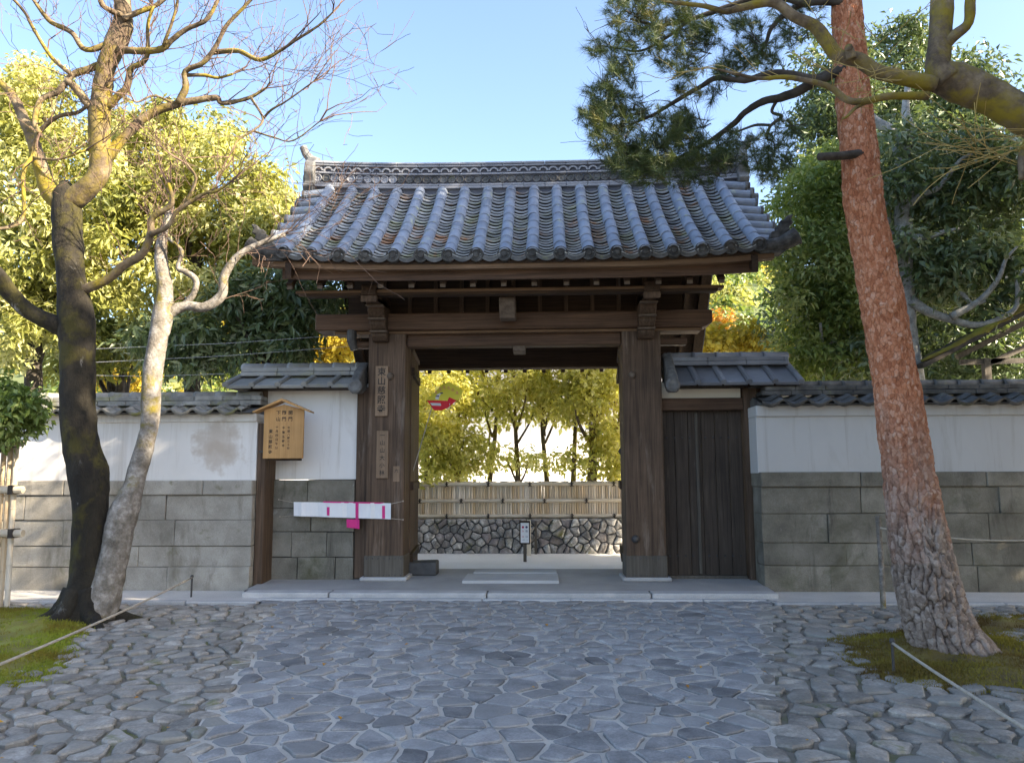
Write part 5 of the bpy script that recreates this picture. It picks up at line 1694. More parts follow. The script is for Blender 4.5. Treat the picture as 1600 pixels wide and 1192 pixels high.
# ---- leaning red pine in front of the right wall
gp = G(1486, 1026, 0)
YPN = gp.y
pn = thing('pine_tree', 'tall leaning pine with flaky orange bark and grey furrowed foot', 'tree', (gp.x, YPN, 0))
ptr = traced([(1500, 1050), (1490, 1026), (1474, 995), (1461, 960), (1450, 915), (1438, 855), (1427, 791), (1419, 727), (1409, 665), (1401, 605), (1389, 540), (1376, 460), (1361, 380), (1348, 310), (1342, 240), (1335, 165), (1328, 80), (1322, 5), (1320, -80), (1330, -200), (1350, -330)],
             YPN, YPN + .55, [66, 57, 49, 46, 45, 42, 38, 34, 34, 32, 32, 31, 29, 28, 27, 26, 24, 23, 22, 18, 12])
cpt = limb_path(ptr, 30)
NA = 210
mseg = len(cpt)
V = np.zeros((mseg, NA, 3)); tint = np.zeros((mseg, NA))
ln = np.concatenate([[0], np.cumsum(np.linalg.norm(np.diff(cpt[:, :3], axis=0), axis=1))])
th = np.linspace(-math.pi / 2, 1.5 * math.pi, NA, endpoint=False)
for i in range(mseg):
    t = cpt[min(i + 1, mseg - 1), :3] - cpt[max(i - 1, 0), :3]; t /= np.linalg.norm(t)
    u = np.cross(t, [0, 1, 0]); u /= np.linalg.norm(u); w = np.cross(t, u)
    low = np.clip(1 - (cpt[i, 2] - .8) / 1.5, 0, 1)
    V[i] = cpt[i, :3] + cpt[i, 3] * (np.cos(th)[:, None] * u + np.sin(th)[:, None] * w)
    tint[i] = low
low = tint.ravel().copy()
uu = np.tile(np.arange(NA) / NA, mseg); vv = np.repeat(ln, NA)
wob = fbm(np.stack([np.cos(uu * 6.28) * 2, np.sin(uu * 6.28) * 2, vv * 4], 1), 3)
wo2 = fbm(np.stack([np.cos(uu * 6.28) * 5 + 9, np.sin(uu * 6.28) * 5, vv * 9], 1), 2)
# grey plates: tall, deep furrows; orange flakes: small and shallow
low = np.clip(low + .35 * wob * (low > 0) * (low < 1), 0, 1)
f1, f2, cid = cells2(uu * 19 + wob * .75 + wo2 * .2, vv * 3.6 + wob * .9 + wo2 * .35, 19)
fur = np.clip((f2 - f1) / .26, 0, 1) ** .7
g1, g2, gid = cells2(uu * 34 + wob * .6 + wo2 * .3, vv * 17 + wob * .7 + wo2 * .4, 34)
flk = np.clip((g2 - g1) / .20, 0, 1)
disp = low * (.034 * (fur - 1) + .010 * cid + .010 * (flk - 1) + .010 * gid) + (1 - low) * (.006 * (flk - 1) + .013 * gid)
Vf = V.reshape(-1, 3)
ctr = np.repeat(cpt[:, :3], NA, 0)
nr_ = (Vf - ctr); nr_ /= np.linalg.norm(nr_, axis=1)[:, None]
disp += .02 * fbm(Vf * 3.0, 3)
# two old branch scars
for (px, py, r, h) in ((1358, 458, .06, .045), (1402, 468, .075, .06), (1385, 690, .12, .025)):
    q = np.array(P(px, py, YPN + .05))
    dd_ = np.linalg.norm(Vf - q, axis=1); disp += h * np.exp(-(dd_ / r) ** 2)
Vf = Vf + nr_ * disp[:, None]
idx = np.arange(mseg * NA).reshape(mseg, NA)
a_ = idx[:-1]; b_ = np.roll(idx, -1, 1)[:-1]; c_ = np.roll(idx, -1, 1)[1:]; d_ = idx[1:]
Q = np.stack([a_.ravel(), b_.ravel(), c_.ravel(), d_.ravel()], 1)
tn = np.clip(low * fur * (.55 + .45 * flk) + (1 - low) * (.32 + .68 * flk), 0, 1)
me = tri_mesh('trunk', Vf - np.array(WO[pn.name]), Q, M['bark_pine'], True, tn)
for an, av in (('plate', low * cid * .6 + gid * (1 - .6 * low)), ('age', low)):
    at_ = me.attributes.new(an, 'FLOAT', 'POINT'); at_.data.foreach_set('value', av.astype(np.float32))
at_ = me.attributes.new('unrolled', 'FLOAT_VECTOR', 'POINT'); at_.data.foreach_set('vector', np.stack([uu * 1.55, vv, vv * 0], 1).astype(np.float32).ravel())
put(bpy.data.objects.new('trunk', me), pn, WO[pn.name])
pb = MB()
YA = YPN + .35
PB = [
    ([(1325, 108), (1304, 114), (1279, 124), (1253, 140), (1221, 153), (1192, 159), (1164, 176), (1148, 192), (1119, 214), (1090, 232), (1060, 246)], (YA, YA + .9), (10, 2)),
    ([(1300, 116), (1279, 124), (1228, 115), (1199, 116), (1164, 126), (1120, 122), (1098, 134), (1070, 150), (1045, 165), (1020, 180), (985, 195)], (YA, YA + .6), (7, 2)),
    ([(1215, 155), (1206, 175), (1222, 182), (1204, 197), (1198, 215), (1206, 220)], (YA + .4, YA + .5), (3, 2)),
    ([(1204, 196), (1180, 196), (1150, 206), (1130, 205)], (YA + .5, YA + .6), (2.5, 1.5)),
    ([(1318, 2), (1294, 3), (1259, 6), (1230, 20), (1205, 45), (1196, 70), (1180, 92)], (YA, YA + .4), (7, 2)),
    ([(1259, 6), (1200, -6), (1140, 10), (1080, 30), (1030, 40), (985, 30)], (YA, YA + .5), (6, 2)),
    ([(1320, -30), (1240, -50), (1150, -40), (1060, -20), (990, 0)], (YA, YA + .3), (9, 3)),
    ([(1080, 30), (1040, 60), (1000, 80), (960, 75)], (YA + .3, YA + .6), (3, 1.5)),
    ([(1330, -60), (1420, -120), (1520, -150), (1600, -140)], (YA, YA - .2), (9, 3)),
    ([(1330, -120), (1280, -200), (1200, -240), (1100, -230)], (YA, YA + .4), (9, 3)),
    ([(1340, -200), (1420, -280), (1520, -300)], (YA, YA + .4), (8, 3)),
]
for px, (ya, yb), rp in PB: limb(pb, traced(px, ya, yb, rp), 8, 5, .16, 9.0)
limb(pb, traced([(1345, 240), (1310, 244), (1280, 245)], YPN + .25, YPN + .1, (7, 6)), 10, 4, .12, 9)
pb.build('branches', M['bark_dark'], pn, smooth=True)
# needle tufts
TUFT = [(985, 22, 40, 26), (1040, 20, 45, 28), (1085, 45, 34, 20), (1010, 62, 34, 16), (960, 80, 30, 12), (1060, 92, 36, 18), (1100, 60, 26, 10), (1140, 30, 26, 8), (935, 75, 16, 5), (975, 100, 24, 8),
        (965, 132, 30, 14), (940, 150, 26, 14), (925, 180, 24, 14), (955, 190, 36, 22), (990, 165, 28, 10), (1000, 205, 40, 20), (945, 215, 26, 12), (1050, 190, 34, 20), (1075, 205, 32, 20), (1060, 232, 32, 18), (985, 250, 36, 30),
        (1005, 262, 34, 26), (1020, 235, 30, 12), (1115, 235, 30, 16), (1135, 240, 24, 12), (1100, 262, 34, 14), (1060, 268, 30, 12), (960, 240, 24, 8), (1185, 250, 24, 10), (1205, 270, 22, 8), (1195, 225, 24, 9), (1230, 200, 20, 7), (1225, 240, 24, 8),
        (1150, 95, 30, 14), (1175, 80, 26, 10), (1200, 95, 22, 8), (1130, 120, 20, 7), (1080, 105, 20, 6), (1075, 140, 18, 5), (1225, 60, 24, 6), (1260, 20, 26, 8), (1200, 20, 30, 8), (1170, 50, 24, 6), (1250, 50, 20, 4), (1110, 150, 20, 5), (1150, 215, 22, 6),
        (1060, -30, 50, 22), (980, -30, 45, 22), (1150, -50, 50, 20), (1240, -40, 46, 16), (1300, -110, 60, 26), (1180, -190, 70, 30), (1100, -220, 60, 24), (1420, -120, 60, 22), (1520, -150, 60, 22), (1600, -150, 60, 20), (1500, -290, 70, 26), (1360, -300, 80, 34), (1260, -230, 60, 24)]
NV, NT_, nt = [], [], []; o = 0
for px, py, rpx, k in TUFT:
    for _ in range(int(k * 2.7)):
        a = random.uniform(0, 6.283); rr = math.sqrt(random.random()) * rpx
        Yv = YA + .45 + random.gauss(0, .32)
        c = np.array(P(px + rr * math.cos(a), py + rr * math.sin(a) * .8, Yv))
        n = 48
        ax = np.array([random.gauss(-.4, .6), random.gauss(0, .6), random.gauss(.35, .5)]); ax /= np.linalg.norm(ax)
        d = rng.normal(size=(n, 3)) * .55 + ax * 1.0; d /= np.linalg.norm(d, axis=1)[:, None]
        L = rng.uniform(.09, .155, n)
        st_ = c + ax * rng.uniform(-.07, .05, n)[:, None]
        sd = np.cross(d, rng.normal(size=(n, 3))); sd /= np.linalg.norm(sd, axis=1)[:, None]
        v = np.stack([st_ - sd * .0021, st_ + sd * .0021, st_ + d * L[:, None] - np.array([0, 0, .012])], 1).reshape(-1, 3)
        NV.append(v); NT_.append(np.arange(n * 3).reshape(n, 3) + o); o += n * 3
        tt = .02 + .45 * random.random() + (.45 if random.random() < .12 else 0)
        nt.append(np.repeat(np.clip(tt + rng.uniform(-.15, .15, n), 0, 1), 3))
me = tri_mesh('needles', np.concatenate(NV) - np.array(WO[pn.name]), np.concatenate(NT_), M['needle'], False, np.concatenate(nt))
put(bpy.data.objects.new('needles', me), pn, WO[pn.name])['kind'] = 'stuff'
# twigs inside the tufts
pt = MB()
for px, py, rpx, k in TUFT:
    for _ in range(max(2, k // 3)):
        a, b = P(px + random.uniform(-1, 1) * rpx + 14, py + random.uniform(-1, 1) * rpx, YA + .45), P(px + random.uniform(-1, 1) * rpx - 10, py + random.uniform(-1, 1) * rpx, YA + .45 + random.gauss(0, .2))
        grow(pt, a, b - a, .35, .006, 1, .1, .35, 2, 5)
tag(pt.build('twigs', M['bark_dark'], pn), kind='stuff')

# ---- mossy maple limb reaching in from the right
YM = 5.75
gm = Vector((P(1760, 500, YM).x, YM, 0))
rm = thing('maple_tree', 'mossy bare maple whose limb reaches in from the right edge', 'tree', gm)
rt = MB()
limb(rt, [(gm.x + .1, YM, -.05, .30), (gm.x + .05, YM, .5, .22), (gm.x, YM, 1.6, .19), (gm.x - .02, YM, 2.8, .18), (P(1700, 235, YM).x, YM, P(1700, 235, YM).z, .15)] + traced([(1600, 182), (1546, 151), (1500, 130), (1466, 118)], YM, YM + .05, [28, 26, 29, 25]), 18, 6, .12, 5)
limb(rt, traced([(1482, 128), (1466, 108), (1469, 64), (1472, 5), (1474, -80), (1480, -160)], YM, YM + .1, [22, 19, 18, 18, 15, 9]), 14, 5, .1, 6)
limb(rt, traced([(1474, 75), (1489, 58), (1513, 36), (1516, 0), (1522, -50)], YM, YM - .1, [9, 9, 8, 8, 6]), 10, 5, .1, 7)
rt.build('trunk', M['bark_limb'], rm, smooth=True)
rb2 = MB(); rtw = MB()
cA = limb(rb2, traced([(1462, 132), (1441, 128), (1406, 121), (1371, 112), (1340, 94), (1310, 88), (1291, 64), (1272, 41), (1240, 26), (1208, 4), (1160, 12), (1132, 18), (1100, 10), (1050, 4)], YM, YM + .05, [13, 13, 12, 12, 12, 11, 11, 10, 9, 8, 6, 5, 4, 3]), 12, 5, .08, 7)
limb(rb2, traced([(1330, 92), (1327, 78), (1326, 74)], YM - .03, YM - .08, [9, 7, 6]), 10, 4, .05, 6)
cB = limb(rb2, traced([(1450, 150), (1419, 150), (1387, 151), (1349, 159), (1323, 156), (1298, 137), (1269, 128), (1228, 121), (1186, 123), (1148, 115), (1120, 108)], YM, YM - .1, [7, 6.5, 6, 6, 5.5, 5, 4.5, 4, 3, 2.5, 1.5]), 9, 5, .08, 8)
limb(rb2, traced([(1358, 158), (1338, 168), (1324, 182), (1316, 186)], YM, YM - .1, (4, 1.5)), 7, 4, .08, 8)
limb(rb2, traced([(1620, 205), (1598, 240), (1596, 280)], YM - .1, YM - .3, (9, 4)), 8, 4, .1, 7)
rb2.build('branches', M['bark_limb'], rm, smooth=True)
dress(rtw, cA, .3, (.2, .5), (.003, .005), 1, .35, up=.1, kids=2)
dress(rtw, cB, .22, (.2, .5), (.002, .004), 1, .35, up=.05, kids=2)
for k in range(13):
    a = P(random.uniform(1570, 1640), random.uniform(195, 275), YM - .2); b = P(random.uniform(1420, 1480), random.uniform(180, 270), YM - .3)
    grow(rtw, a, b - a, (b - a).length * random.uniform(.6, 1.1), .003, 1, .02, .14, 3, 7)
for k in range(8):
    a = P(random.uniform(1290, 1360), random.uniform(80, 160), YM); grow(rtw, a, Vector((random.uniform(-1, 1), -.2, random.uniform(-.6, .8))), .35, .003, 2, .05, .3, 3, 5)
tag(rtw.build('twigs', M['twig_yellow'], rm), kind='stuff')


# ---- broadleaf trees behind the walls
def grey_limbs(m, lst, Y):
    for px, (da, db), rp in lst: limb(m, traced(px, Y + da, Y + db, rp), 10, 5, .10, 6)


YT = 12.5
gt = P(1440, 640, YT)
gy = thing('evergreen_tree', 'evergreen with pale grey forked trunk rising just behind the pine', 'tree', (gt.x, YT, 0))
gtm = MB()
limb(gtm, [(gt.x + .05, YT, 0, .2), (gt.x + .02, YT, 1.2, .17)] + traced([(1437, 670), (1428, 600), (1419, 540), (1413, 475), (1411, 396), (1412, 332), (1414, 287), (1410, 245), (1393, 207), (1365, 187), (1340, 150)], YT, YT + .2, [17, 16, 16, 15, 14, 13, 14, 13, 9, 7, 4]), 14, 6, .10, 5)
grey_limbs(gtm, [([(1414, 245), (1421, 204), (1415, 172), (1420, 120)], (0, .2), (10, 4)), ([(1408, 400), (1388, 362), (1384, 325), (1378, 300)], (0, .3), (9, 4)), ([(1418, 325), (1440, 305), (1467, 293), (1499, 252), (1520, 240)], (0, -.3), (6, 2)),
                 ([(1420, 372), (1451, 370), (1476, 362), (1499, 357)], (0, -.3), (6, 2)), ([(1424, 470), (1450, 487), (1483, 498), (1524, 508), (1562, 498), (1588, 478), (1590, 440), (1600, 420)], (-.1, -.5), (8, 2)), ([(1486, 495), (1530, 470), (1559, 437), (1572, 405), (1590, 385)], (-.3, -.6), (6, 1.5)),
                 ([(1500, 455), (1520, 475), (1540, 470)], (-.3, -.4), (4, 2)), ([(1400, 590), (1339, 510), (1291, 545)], (.2, .3), (6, 3))], YT)
gtm.build('trunk', M['bark_grey'], gy, smooth=True)


def px_clumps(regs, Y, dY, r):
    """clump centres scattered through photo ellipses (px, py, rx, ry, count) around depth Y"""
    out = []
    for px, py, rx_, ry_, n in regs:
        for _ in range(n):
            a = random.uniform(0, 6.283); s = math.sqrt(random.random())
            out.append(np.array(P(px + rx_ * s * math.cos(a), py + ry_ * s * math.sin(a), Y + random.uniform(-dY, dY))))
    return np.array(out)


c1 = px_clumps([(1480, 330, 110, 90, 26), (1420, 420, 60, 60, 12), (1520, 440, 90, 50, 22), (1580, 420, 50, 50, 8), (1560, 250, 70, 70, 16), (1450, 230, 60, 50, 12), (1350, 560, 40, 40, 8)], YT + .5, .9, .4)
crown_obj('crown', [leaves(c1, rng.uniform(.3, .55, len(c1)), 170, .15, .06, droop=.5, tint=(.05, .95))], M['leaf_dark'], gy)
# big-leaved green tree left of the pine trunk, hanging over the right wall
g2 = Vector((P(1290, 600, 13.2).x, 13.2, 0))
ev = thing('evergreen_tree', 'round bright green evergreen between the gate roof and the pine trunk', 'tree', g2)
em = MB(); limb(em, [(g2.x, 13.2, 0, .2), (g2.x + .1, 13.2, 2, .17), (g2.x, 13.3, 3.6, .12), (g2.x + .2, 13.3, 5.6, .06)], 10, 6, .1, 4)
for a in range(7): limb(em, [(g2.x, 13.2, 2.2 + a * .4, .06), (g2.x + .5 * math.cos(a * 2.2), 13.2 + .4 * math.sin(a * 2.2), 2.7 + a * .42, .04), (g2.x + 1.0 * math.cos(a * 2.2), 13.2 + .8 * math.sin(a * 2.2), 3.1 + a * .44, .02)], 7, 5, .1, 5)
em.build('trunk', M['bark_grey'], ev, smooth=True)
c1 = px_clumps([(1275, 330, 60, 60, 26), (1260, 420, 62, 60, 30), (1290, 500, 60, 60, 26), (1300, 270, 45, 40, 16), (1315, 420, 40, 90, 20), (1270, 565, 60, 26, 12), (1320, 560, 40, 40, 10)], 13.1, .8, .4)
crown_obj('crown', [leaves(c1, rng.uniform(.28, .5, len(c1)), 170, .12, .05, droop=.4, tint=(.1, 1))], M['leaf_green'], ev)
# tall dark conifers behind
for k, (px, pt_, Yc, w, lab) in enumerate(((1330, 60, 17.5, 110, 'tall dark cypress rising behind the orange pine trunk'), (1450, 40, 18.5, 90, 'dark cypress behind the grey forked trunk'), (1560, 95, 16, 90, 'broad dark evergreen at the right edge over the wall'), (1500, 120, 18.8, 85, 'lower leafy evergreen between the cypress and the right edge'), (1385, 150, 19.4, 70, 'lower leafy evergreen directly behind the pine trunk'))):
    b0 = Vector((P(px, 600, Yc).x, Yc, 0)); top = P(px, pt_, Yc).z
    tr = thing('cypress_tree', lab, 'tree', b0)
    m = MB(); limb(m, [(b0.x, Yc, 0, .25), (b0.x, Yc, top * .5, .16), (b0.x, Yc, top - .3, .04)], 8, 6, .08, 3); m.build('trunk', M['bark_dark'], tr, smooth=True)
    cs = []
    for _ in range(190):
        h = random.uniform(.18, 1.0); rr = w * Yc / F_PX * (1.15 - .75 * h ** 2) * math.sqrt(random.random()); a = random.uniform(0, 6.283)
        cs.append((b0.x + rr * math.cos(a), Yc + rr * math.sin(a), top * h))
    crown_obj('crown', [leaves(np.array(cs), rng.uniform(.35, .65, len(cs)), 130, .16, .06, droop=.3, tint=(0, .7))], M['leaf_dark'], tr)

# left side: golden evergreens behind the left wall
def leafy(name, label, base, regs, Y, dY, mat, n, L, W, rad, tint, trunk_h, droop=.5, seed=0, bark='bark_dark', limbs=6):
    t = thing(name, label, 'tree', base)
    m = MB(); b = base
    limb(m, [(b.x, b.y, -.05, .22), (b.x + .05, b.y, trunk_h * .35, .17), (b.x - .08, b.y, trunk_h * .7, .12), (b.x, b.y, trunk_h, .04)], 10, 6, .1, 3)
    cl = px_clumps(regs, Y, dY, .4)
    for q in cl[rng.choice(len(cl), min(limbs, len(cl)), replace=False)]:
        h = min(q[2] * .6, trunk_h * .8)
        limb(m, [(b.x, b.y, h, .06), (b.x + (q[0] - b.x) * .5, b.y + (q[1] - b.y) * .5, h + (q[2] - h) * .65, .04), (q[0], q[1], q[2], .012)], 7, 5, .1, 4)
    m.build('trunk', M[bark], t, smooth=True)
    crown_obj('crown', [leaves(cl, rng.uniform(rad[0], rad[1], len(cl)), n, L, W, droop=droop, tint=tint)], M[mat], t)
    return t


def at0(px, Y): return Vector((P(px, 640, Y).x, Y, 0))


leafy('evergreen_tree', 'large sunlit golden evergreen behind the left wall, centre of its row', at0(300, 14), [(300, 300, 145, 115, 54), (380, 340, 75, 75, 24), (230, 230, 90, 60, 22), (200, 380, 90, 100, 28), (300, 420, 110, 80, 28)], 13.9, 1.2, 'leaf_gold', 240, .145, .055, (.32, .6), (0, 1), 6.2)
leafy('evergreen_tree', 'golden evergreen at the left edge, its leaves behind the mossy trunk', at0(50, 13.6), [(40, 260, 80, 110, 40), (60, 420, 90, 90, 36), (30, 160, 60, 60, 16), (150, 330, 60, 90, 18), (40, 520, 80, 50, 16)], 13.4, 1.0, 'leaf_gold', 240, .145, .055, (.32, .6), (.05, 1), 6.5)
leafy('evergreen_tree', 'dark bluish evergreen hanging low beside the left gable of the gate', at0(420, 13.0), [(420, 480, 70, 60, 28), (480, 470, 40, 40, 16), (350, 520, 80, 50, 24), (280, 540, 70, 40, 16), (470, 540, 40, 30, 8)], 12.9, .7, 'leaf_dark', 150, .17, .055, (.28, .5), (0, 1), 4.2)
leafy('evergreen_tree', 'shaded evergreen in the gap between the two left trunks', at0(190, 15.5), [(190, 540, 60, 40, 16), (150, 480, 60, 60, 16), (90, 560, 80, 30, 14)], 15.3, .7, 'leaf_gold', 130, .17, .06, (.3, .5), (0, .6), 4.0)
leafy('yellow_shrub', 'bright yellow-leaved tree peeping out left of the gate post', at0(510, 18), [(510, 545, 50, 34, 26), (440, 575, 40, 14, 8), (545, 530, 30, 30, 10)], 18, .6, 'leaf_yellow', 120, .13, .08, (.3, .5), (.1, 1), 3.6)
leafy('yellow_shrub', 'small yellow-leaved shrub above the left wall beside the pale trunk', at0(190, 17), [(180, 590, 36, 18, 10), (225, 590, 24, 14, 6)], 17, .4, 'leaf_yellow', 110, .12, .07, (.25, .4), (0, 1), 3.0)
leafy('yellow_shrub', 'bright yellow-leaved tree right of the gate above the side door roof', at0(1160, 19), [(1150, 535, 60, 24, 18), (1200, 545, 40, 14, 10), (1100, 540, 30, 16, 6)], 19, .6, 'leaf_yellow', 120, .14, .09, (.3, .5), (.2, 1), 4.0)
leafy('orange_maple', 'small orange autumn maple peeping out right of the beam end', at0(1122, 22), [(1122, 515, 16, 20, 7), (1112, 532, 20, 12, 4)], 22, .5, 'leaf_orange', 120, .14, .09, (.3, .5), (0, 1), 5.0)
# court trees seen through the gate
XT = [(668, 16.4, 1), (716, 16.9, 1), (763, 17.3, 0), (810, 16.8, 0), (855, 17.2, 0), (893, 16.7, 0), (921, 16.3, 0), (958, 16.6, 1)]
LB = ['leftmost court tree, leaning against the left door leaf', 'bushy golden court tree second from the left door leaf', 'thin court tree third from the left above the bamboo fence', 'thin court tree straight above the guide sign',
      'thin court tree a little right of the guide sign', 'slender court tree in the bright gap on the right', 'thickest court trunk in the bright gap near the right post', 'rightmost court tree, leaves against the right gate post']
for (px, Yc, bushy), lab in zip(XT, LB):
    b = at0(px, Yc)
    t = thing('court_tree', lab, 'tree', b, 'trees behind the bamboo fence')
    m = MB()
    lean = random.uniform(-.25, .25); r0 = .10 if px == 921 else .06
    limb(m, [(b.x, Yc, 0, r0 * 1.2), (b.x + lean * .2, Yc, 1.4, r0), (b.x + lean, Yc + .1, 2.6, r0 * .7), (b.x + lean * 1.4, Yc, 4.2, r0 * .4), (b.x + lean, Yc, 6.0, .02)], 9, 6, .12, 5)
    regs = [(px, 600, 46, 26, 13), (px, 640, 40, 20, 6), (px, 540, 60, 40, 12), (px, 470, 60, 40, 8)]
    if px < 800: regs += [(px, 680, 30, 26, 5)]
    if bushy: regs += [(px, 690, 34, 48, 22), (px, 735, 30, 14, 5)]
    else: regs += [(px, 725, 26, 10, 1), (px + random.uniform(-20, 20), 715, 18, 12, 2)]
    cl = px_clumps(regs, Yc, .7, .4)
    for q in cl[rng.choice(len(cl), 7, replace=False)]:
        h = min(max(1.2, q[2] * .7), 3.6)
        limb(m, [(b.x + lean * .5, Yc, h, r0 * .5), (b.x + (q[0] - b.x) * .6, (Yc + q[1]) / 2, h + (q[2] - h) * .5, r0 * .35), (q[0], q[1], q[2], .008)], 6, 5, .1, 6)
    m.build('trunk', M['bark_limb'], t, smooth=True)
    crown_obj('crown', [leaves(cl, rng.uniform(.26, .46, len(cl)), 80, .13, .065, droop=.3, tint=(0, 1))], M['leaf_court'], t)

# trees standing out of the picture on the right, whose shade lies over the gate and the paving
for k, (x, y, h, r, lab) in enumerate(((10.5, 8.6, 14.0, 3.1, 'tall dense evergreen outside the right edge beside the wall'), (9.4, 6.7, 15.0, 2.5, 'tall dense evergreen outside the right edge in the foreground'), (9.0, 1.9, 13.5, 2.2, 'slim tall evergreen in the right foreground shading the trunk'), (10.5, 4.2, 10.6, 2.6, 'lower dense evergreen in the right foreground shading the paving'), (8.4, -0.9, 11.5, 2.8, 'dense evergreen beside the viewer on the right'),
                                       (13.2, 5.2, 13.0, 3.2, 'dense evergreen far to the right of the viewer'), (9.2, -4.0, 11.5, 3.0, 'dense evergreen behind the viewer on the right'))):
    t = thing('shade_tree', lab, 'tree', (x, y, 0))
    m = MB(); limb(m, [(x, y, -.05, .35), (x, y, h * .4, .25), (x + .1, y, h * .8, .1)], 10, 5, .1, 3); m.build('trunk', M['bark_dark'], t, smooth=True)
    cl = ell((x, y, h * .57), (r, r, h * .42), 240, .25)
    crown_obj('crown', [leaves(cl, rng.uniform(.6, 1.0, len(cl)), 80, .32, .17, droop=.3, tint=(0, .8))], M['leaf_dark'], t)

# ---- mossy open shed roof behind the right wall
YS2 = 12.2
shed = thing('garden_shed', 'open shed with mossy sloping eave behind the right wall', 'shed', (P(1560, 600, YS2).x, YS2, 0))
e = [P(px, py, YS2) for px, py in ((1440, 566), (1480, 548), (1520, 528), (1560, 505), (1620, 472), (1700, 430))]
limb_m = MB(); limb(limb_m, [(p.x, YS2, p.z + .02, r) for p, r in zip(e, (.02, .04, .06, .065, .055, .05))], 12, 8, .45, 9)
limb_m.build('moss_ridge', M['moss'], shed, smooth=True)
a, b = e[0], e[-1]
MB().add([(a.x, YS2 - .05, a.z - .03), (b.x, YS2 - .05, b.z - .03), (b.x, YS2 + .5, b.z + .02), (a.x, YS2 + .5, a.z + .02), (a.x, YS2 - .05, a.z - .10), (b.x, YS2 - .05, b.z - .10), (b.x, YS2 + .5, b.z - .04), (a.x, YS2 + .5, a.z - .04)],
         [(0, 1, 2, 3), (7, 6, 5, 4), (0, 4, 5, 1), (1, 5, 6, 2), (3, 2, 6, 7), (0, 3, 7, 4)]).build('roof', M['bark_dark'], shed)
for (x0, y0, x1, y1) in ((1495, 558, 1600, 505), (1500, 566, 1720, 560), (1545, 568, 1640, 525)):
    p, q = P(x0, y0, YS2 + .3), P(x1, y1, YS2 + .3); MB().bar(p, q, .07, .08).build('rafter', M['wood_foot'], shed)
for px in (1540, 1620):
    p = P(px, 560, YS2 + .3); MB().box(p.x - .05, p.x + .05, p.y - .05, p.y + .05, 0, p.z).build('post', M['wood_foot'], shed)

# ---- wooded hill far behind
hl = MB(); nx_, ny_ = 60, 14
for j in range(ny_):
    for i in range(nx_):
        x = -160 + 320 * i / (nx_ - 1); y = 60 + 130 * j / (ny_ - 1); u = j / (ny_ - 1)
        hl.v.append((x, y, -1 + (48 + 6 * math.sin(x * .021 + 1) + 4 * math.sin(x * .06)) * (u ** .9) ))
for j in range(ny_ - 1):
    for i in range(nx_ - 1):
        q = j * nx_ + i; hl.f.append((q, q + 1, q + nx_ + 1, q + nx_))
ho = hl.build('hill', M['hill'], None, origin=(0, 60, 0), smooth=True); tag(ho, kind='structure')
cs = [[], [], []]
for _ in range(1100):
    x = random.uniform(-60, 80); u = random.random(); y = 60 + 130 * u
    z = -1 + (48 + 6 * math.sin(x * .021 + 1) + 4 * math.sin(x * .06)) * (u ** .9) 
    cs[random.choices((0, 1, 2), (.6, .25, .15))[0]].append((x, y, z + 1.2))
for c, mt, nm in zip(cs, ('leaf_green', 'leaf_gold', 'leaf_yellow'), ('green_wood', 'golden_wood', 'yellow_wood')):
    V, T, t = leaves(np.array(c), rng.uniform(1.4, 2.6, len(c)), 60, .9, .6, droop=.2)
    o = put(bpy.data.objects.new(nm, tri_mesh(nm, V - np.array([0, 60, 0]), T, M[mt], False, t)), None, (0, 60, 0))
    tag(o, {'green_wood': 'green wood covering the far hill', 'golden_wood': 'golden-green trees scattered over the far hill', 'yellow_wood': 'yellow autumn trees scattered over the far hill'}[nm], 'woodland', None, 'stuff')

# ---- bamboo screen and overhanging shrub at the left edge
YBS = 9.4
xs0 = P(2, 760, YBS).x
bs = thing('bamboo_screen', 'sunlit bamboo screen at the left edge before the white wall', 'fence', (xs0, YBS, 0))
for k in range(9):
    p = P(-60 + k * 10.5, 760, YBS + random.uniform(-.02, .02))
    inst('bamboo_cane', cane_mesh('bamboo_cane', Z(690, YBS, 10), .032), bs, (p.x, p.y, 0), (random.uniform(-.02, .02), random.uniform(-.02, .02), 0))
for py in (692, 765, 833):
    a, b = P(-90, py, YBS - .07), P(36, py, YBS - .07)
    MB().tube([a, a.lerp(b, .33), a.lerp(b, .36), a.lerp(b, .66), a.lerp(b, .69), b], [.045, .045, .05, .045, .05, .045], 10).build('rail', M['rail_bamboo'], bs)
    p = P(20, py, YBS - .07)
    MB().box(p.x - .03, p.x + .03, p.y - .055, p.y + .09, p.z - .055, p.z + .055).build('rope_tie', M['tie'], bs)
sb = at0(-60, 9.0)
leafy('shrub', 'green broadleaf shrub overhanging the bamboo screen at the left edge', sb, [(10, 620, 40, 30, 12), (30, 650, 40, 22, 10), (-20, 640, 40, 50, 10), (0, 670, 30, 14, 4)], 9.0, .25, 'leaf_green', 75, .10, .045, (.12, .24), (.1, .9), 2.4, .3, 0, 'bark_dark', 8)


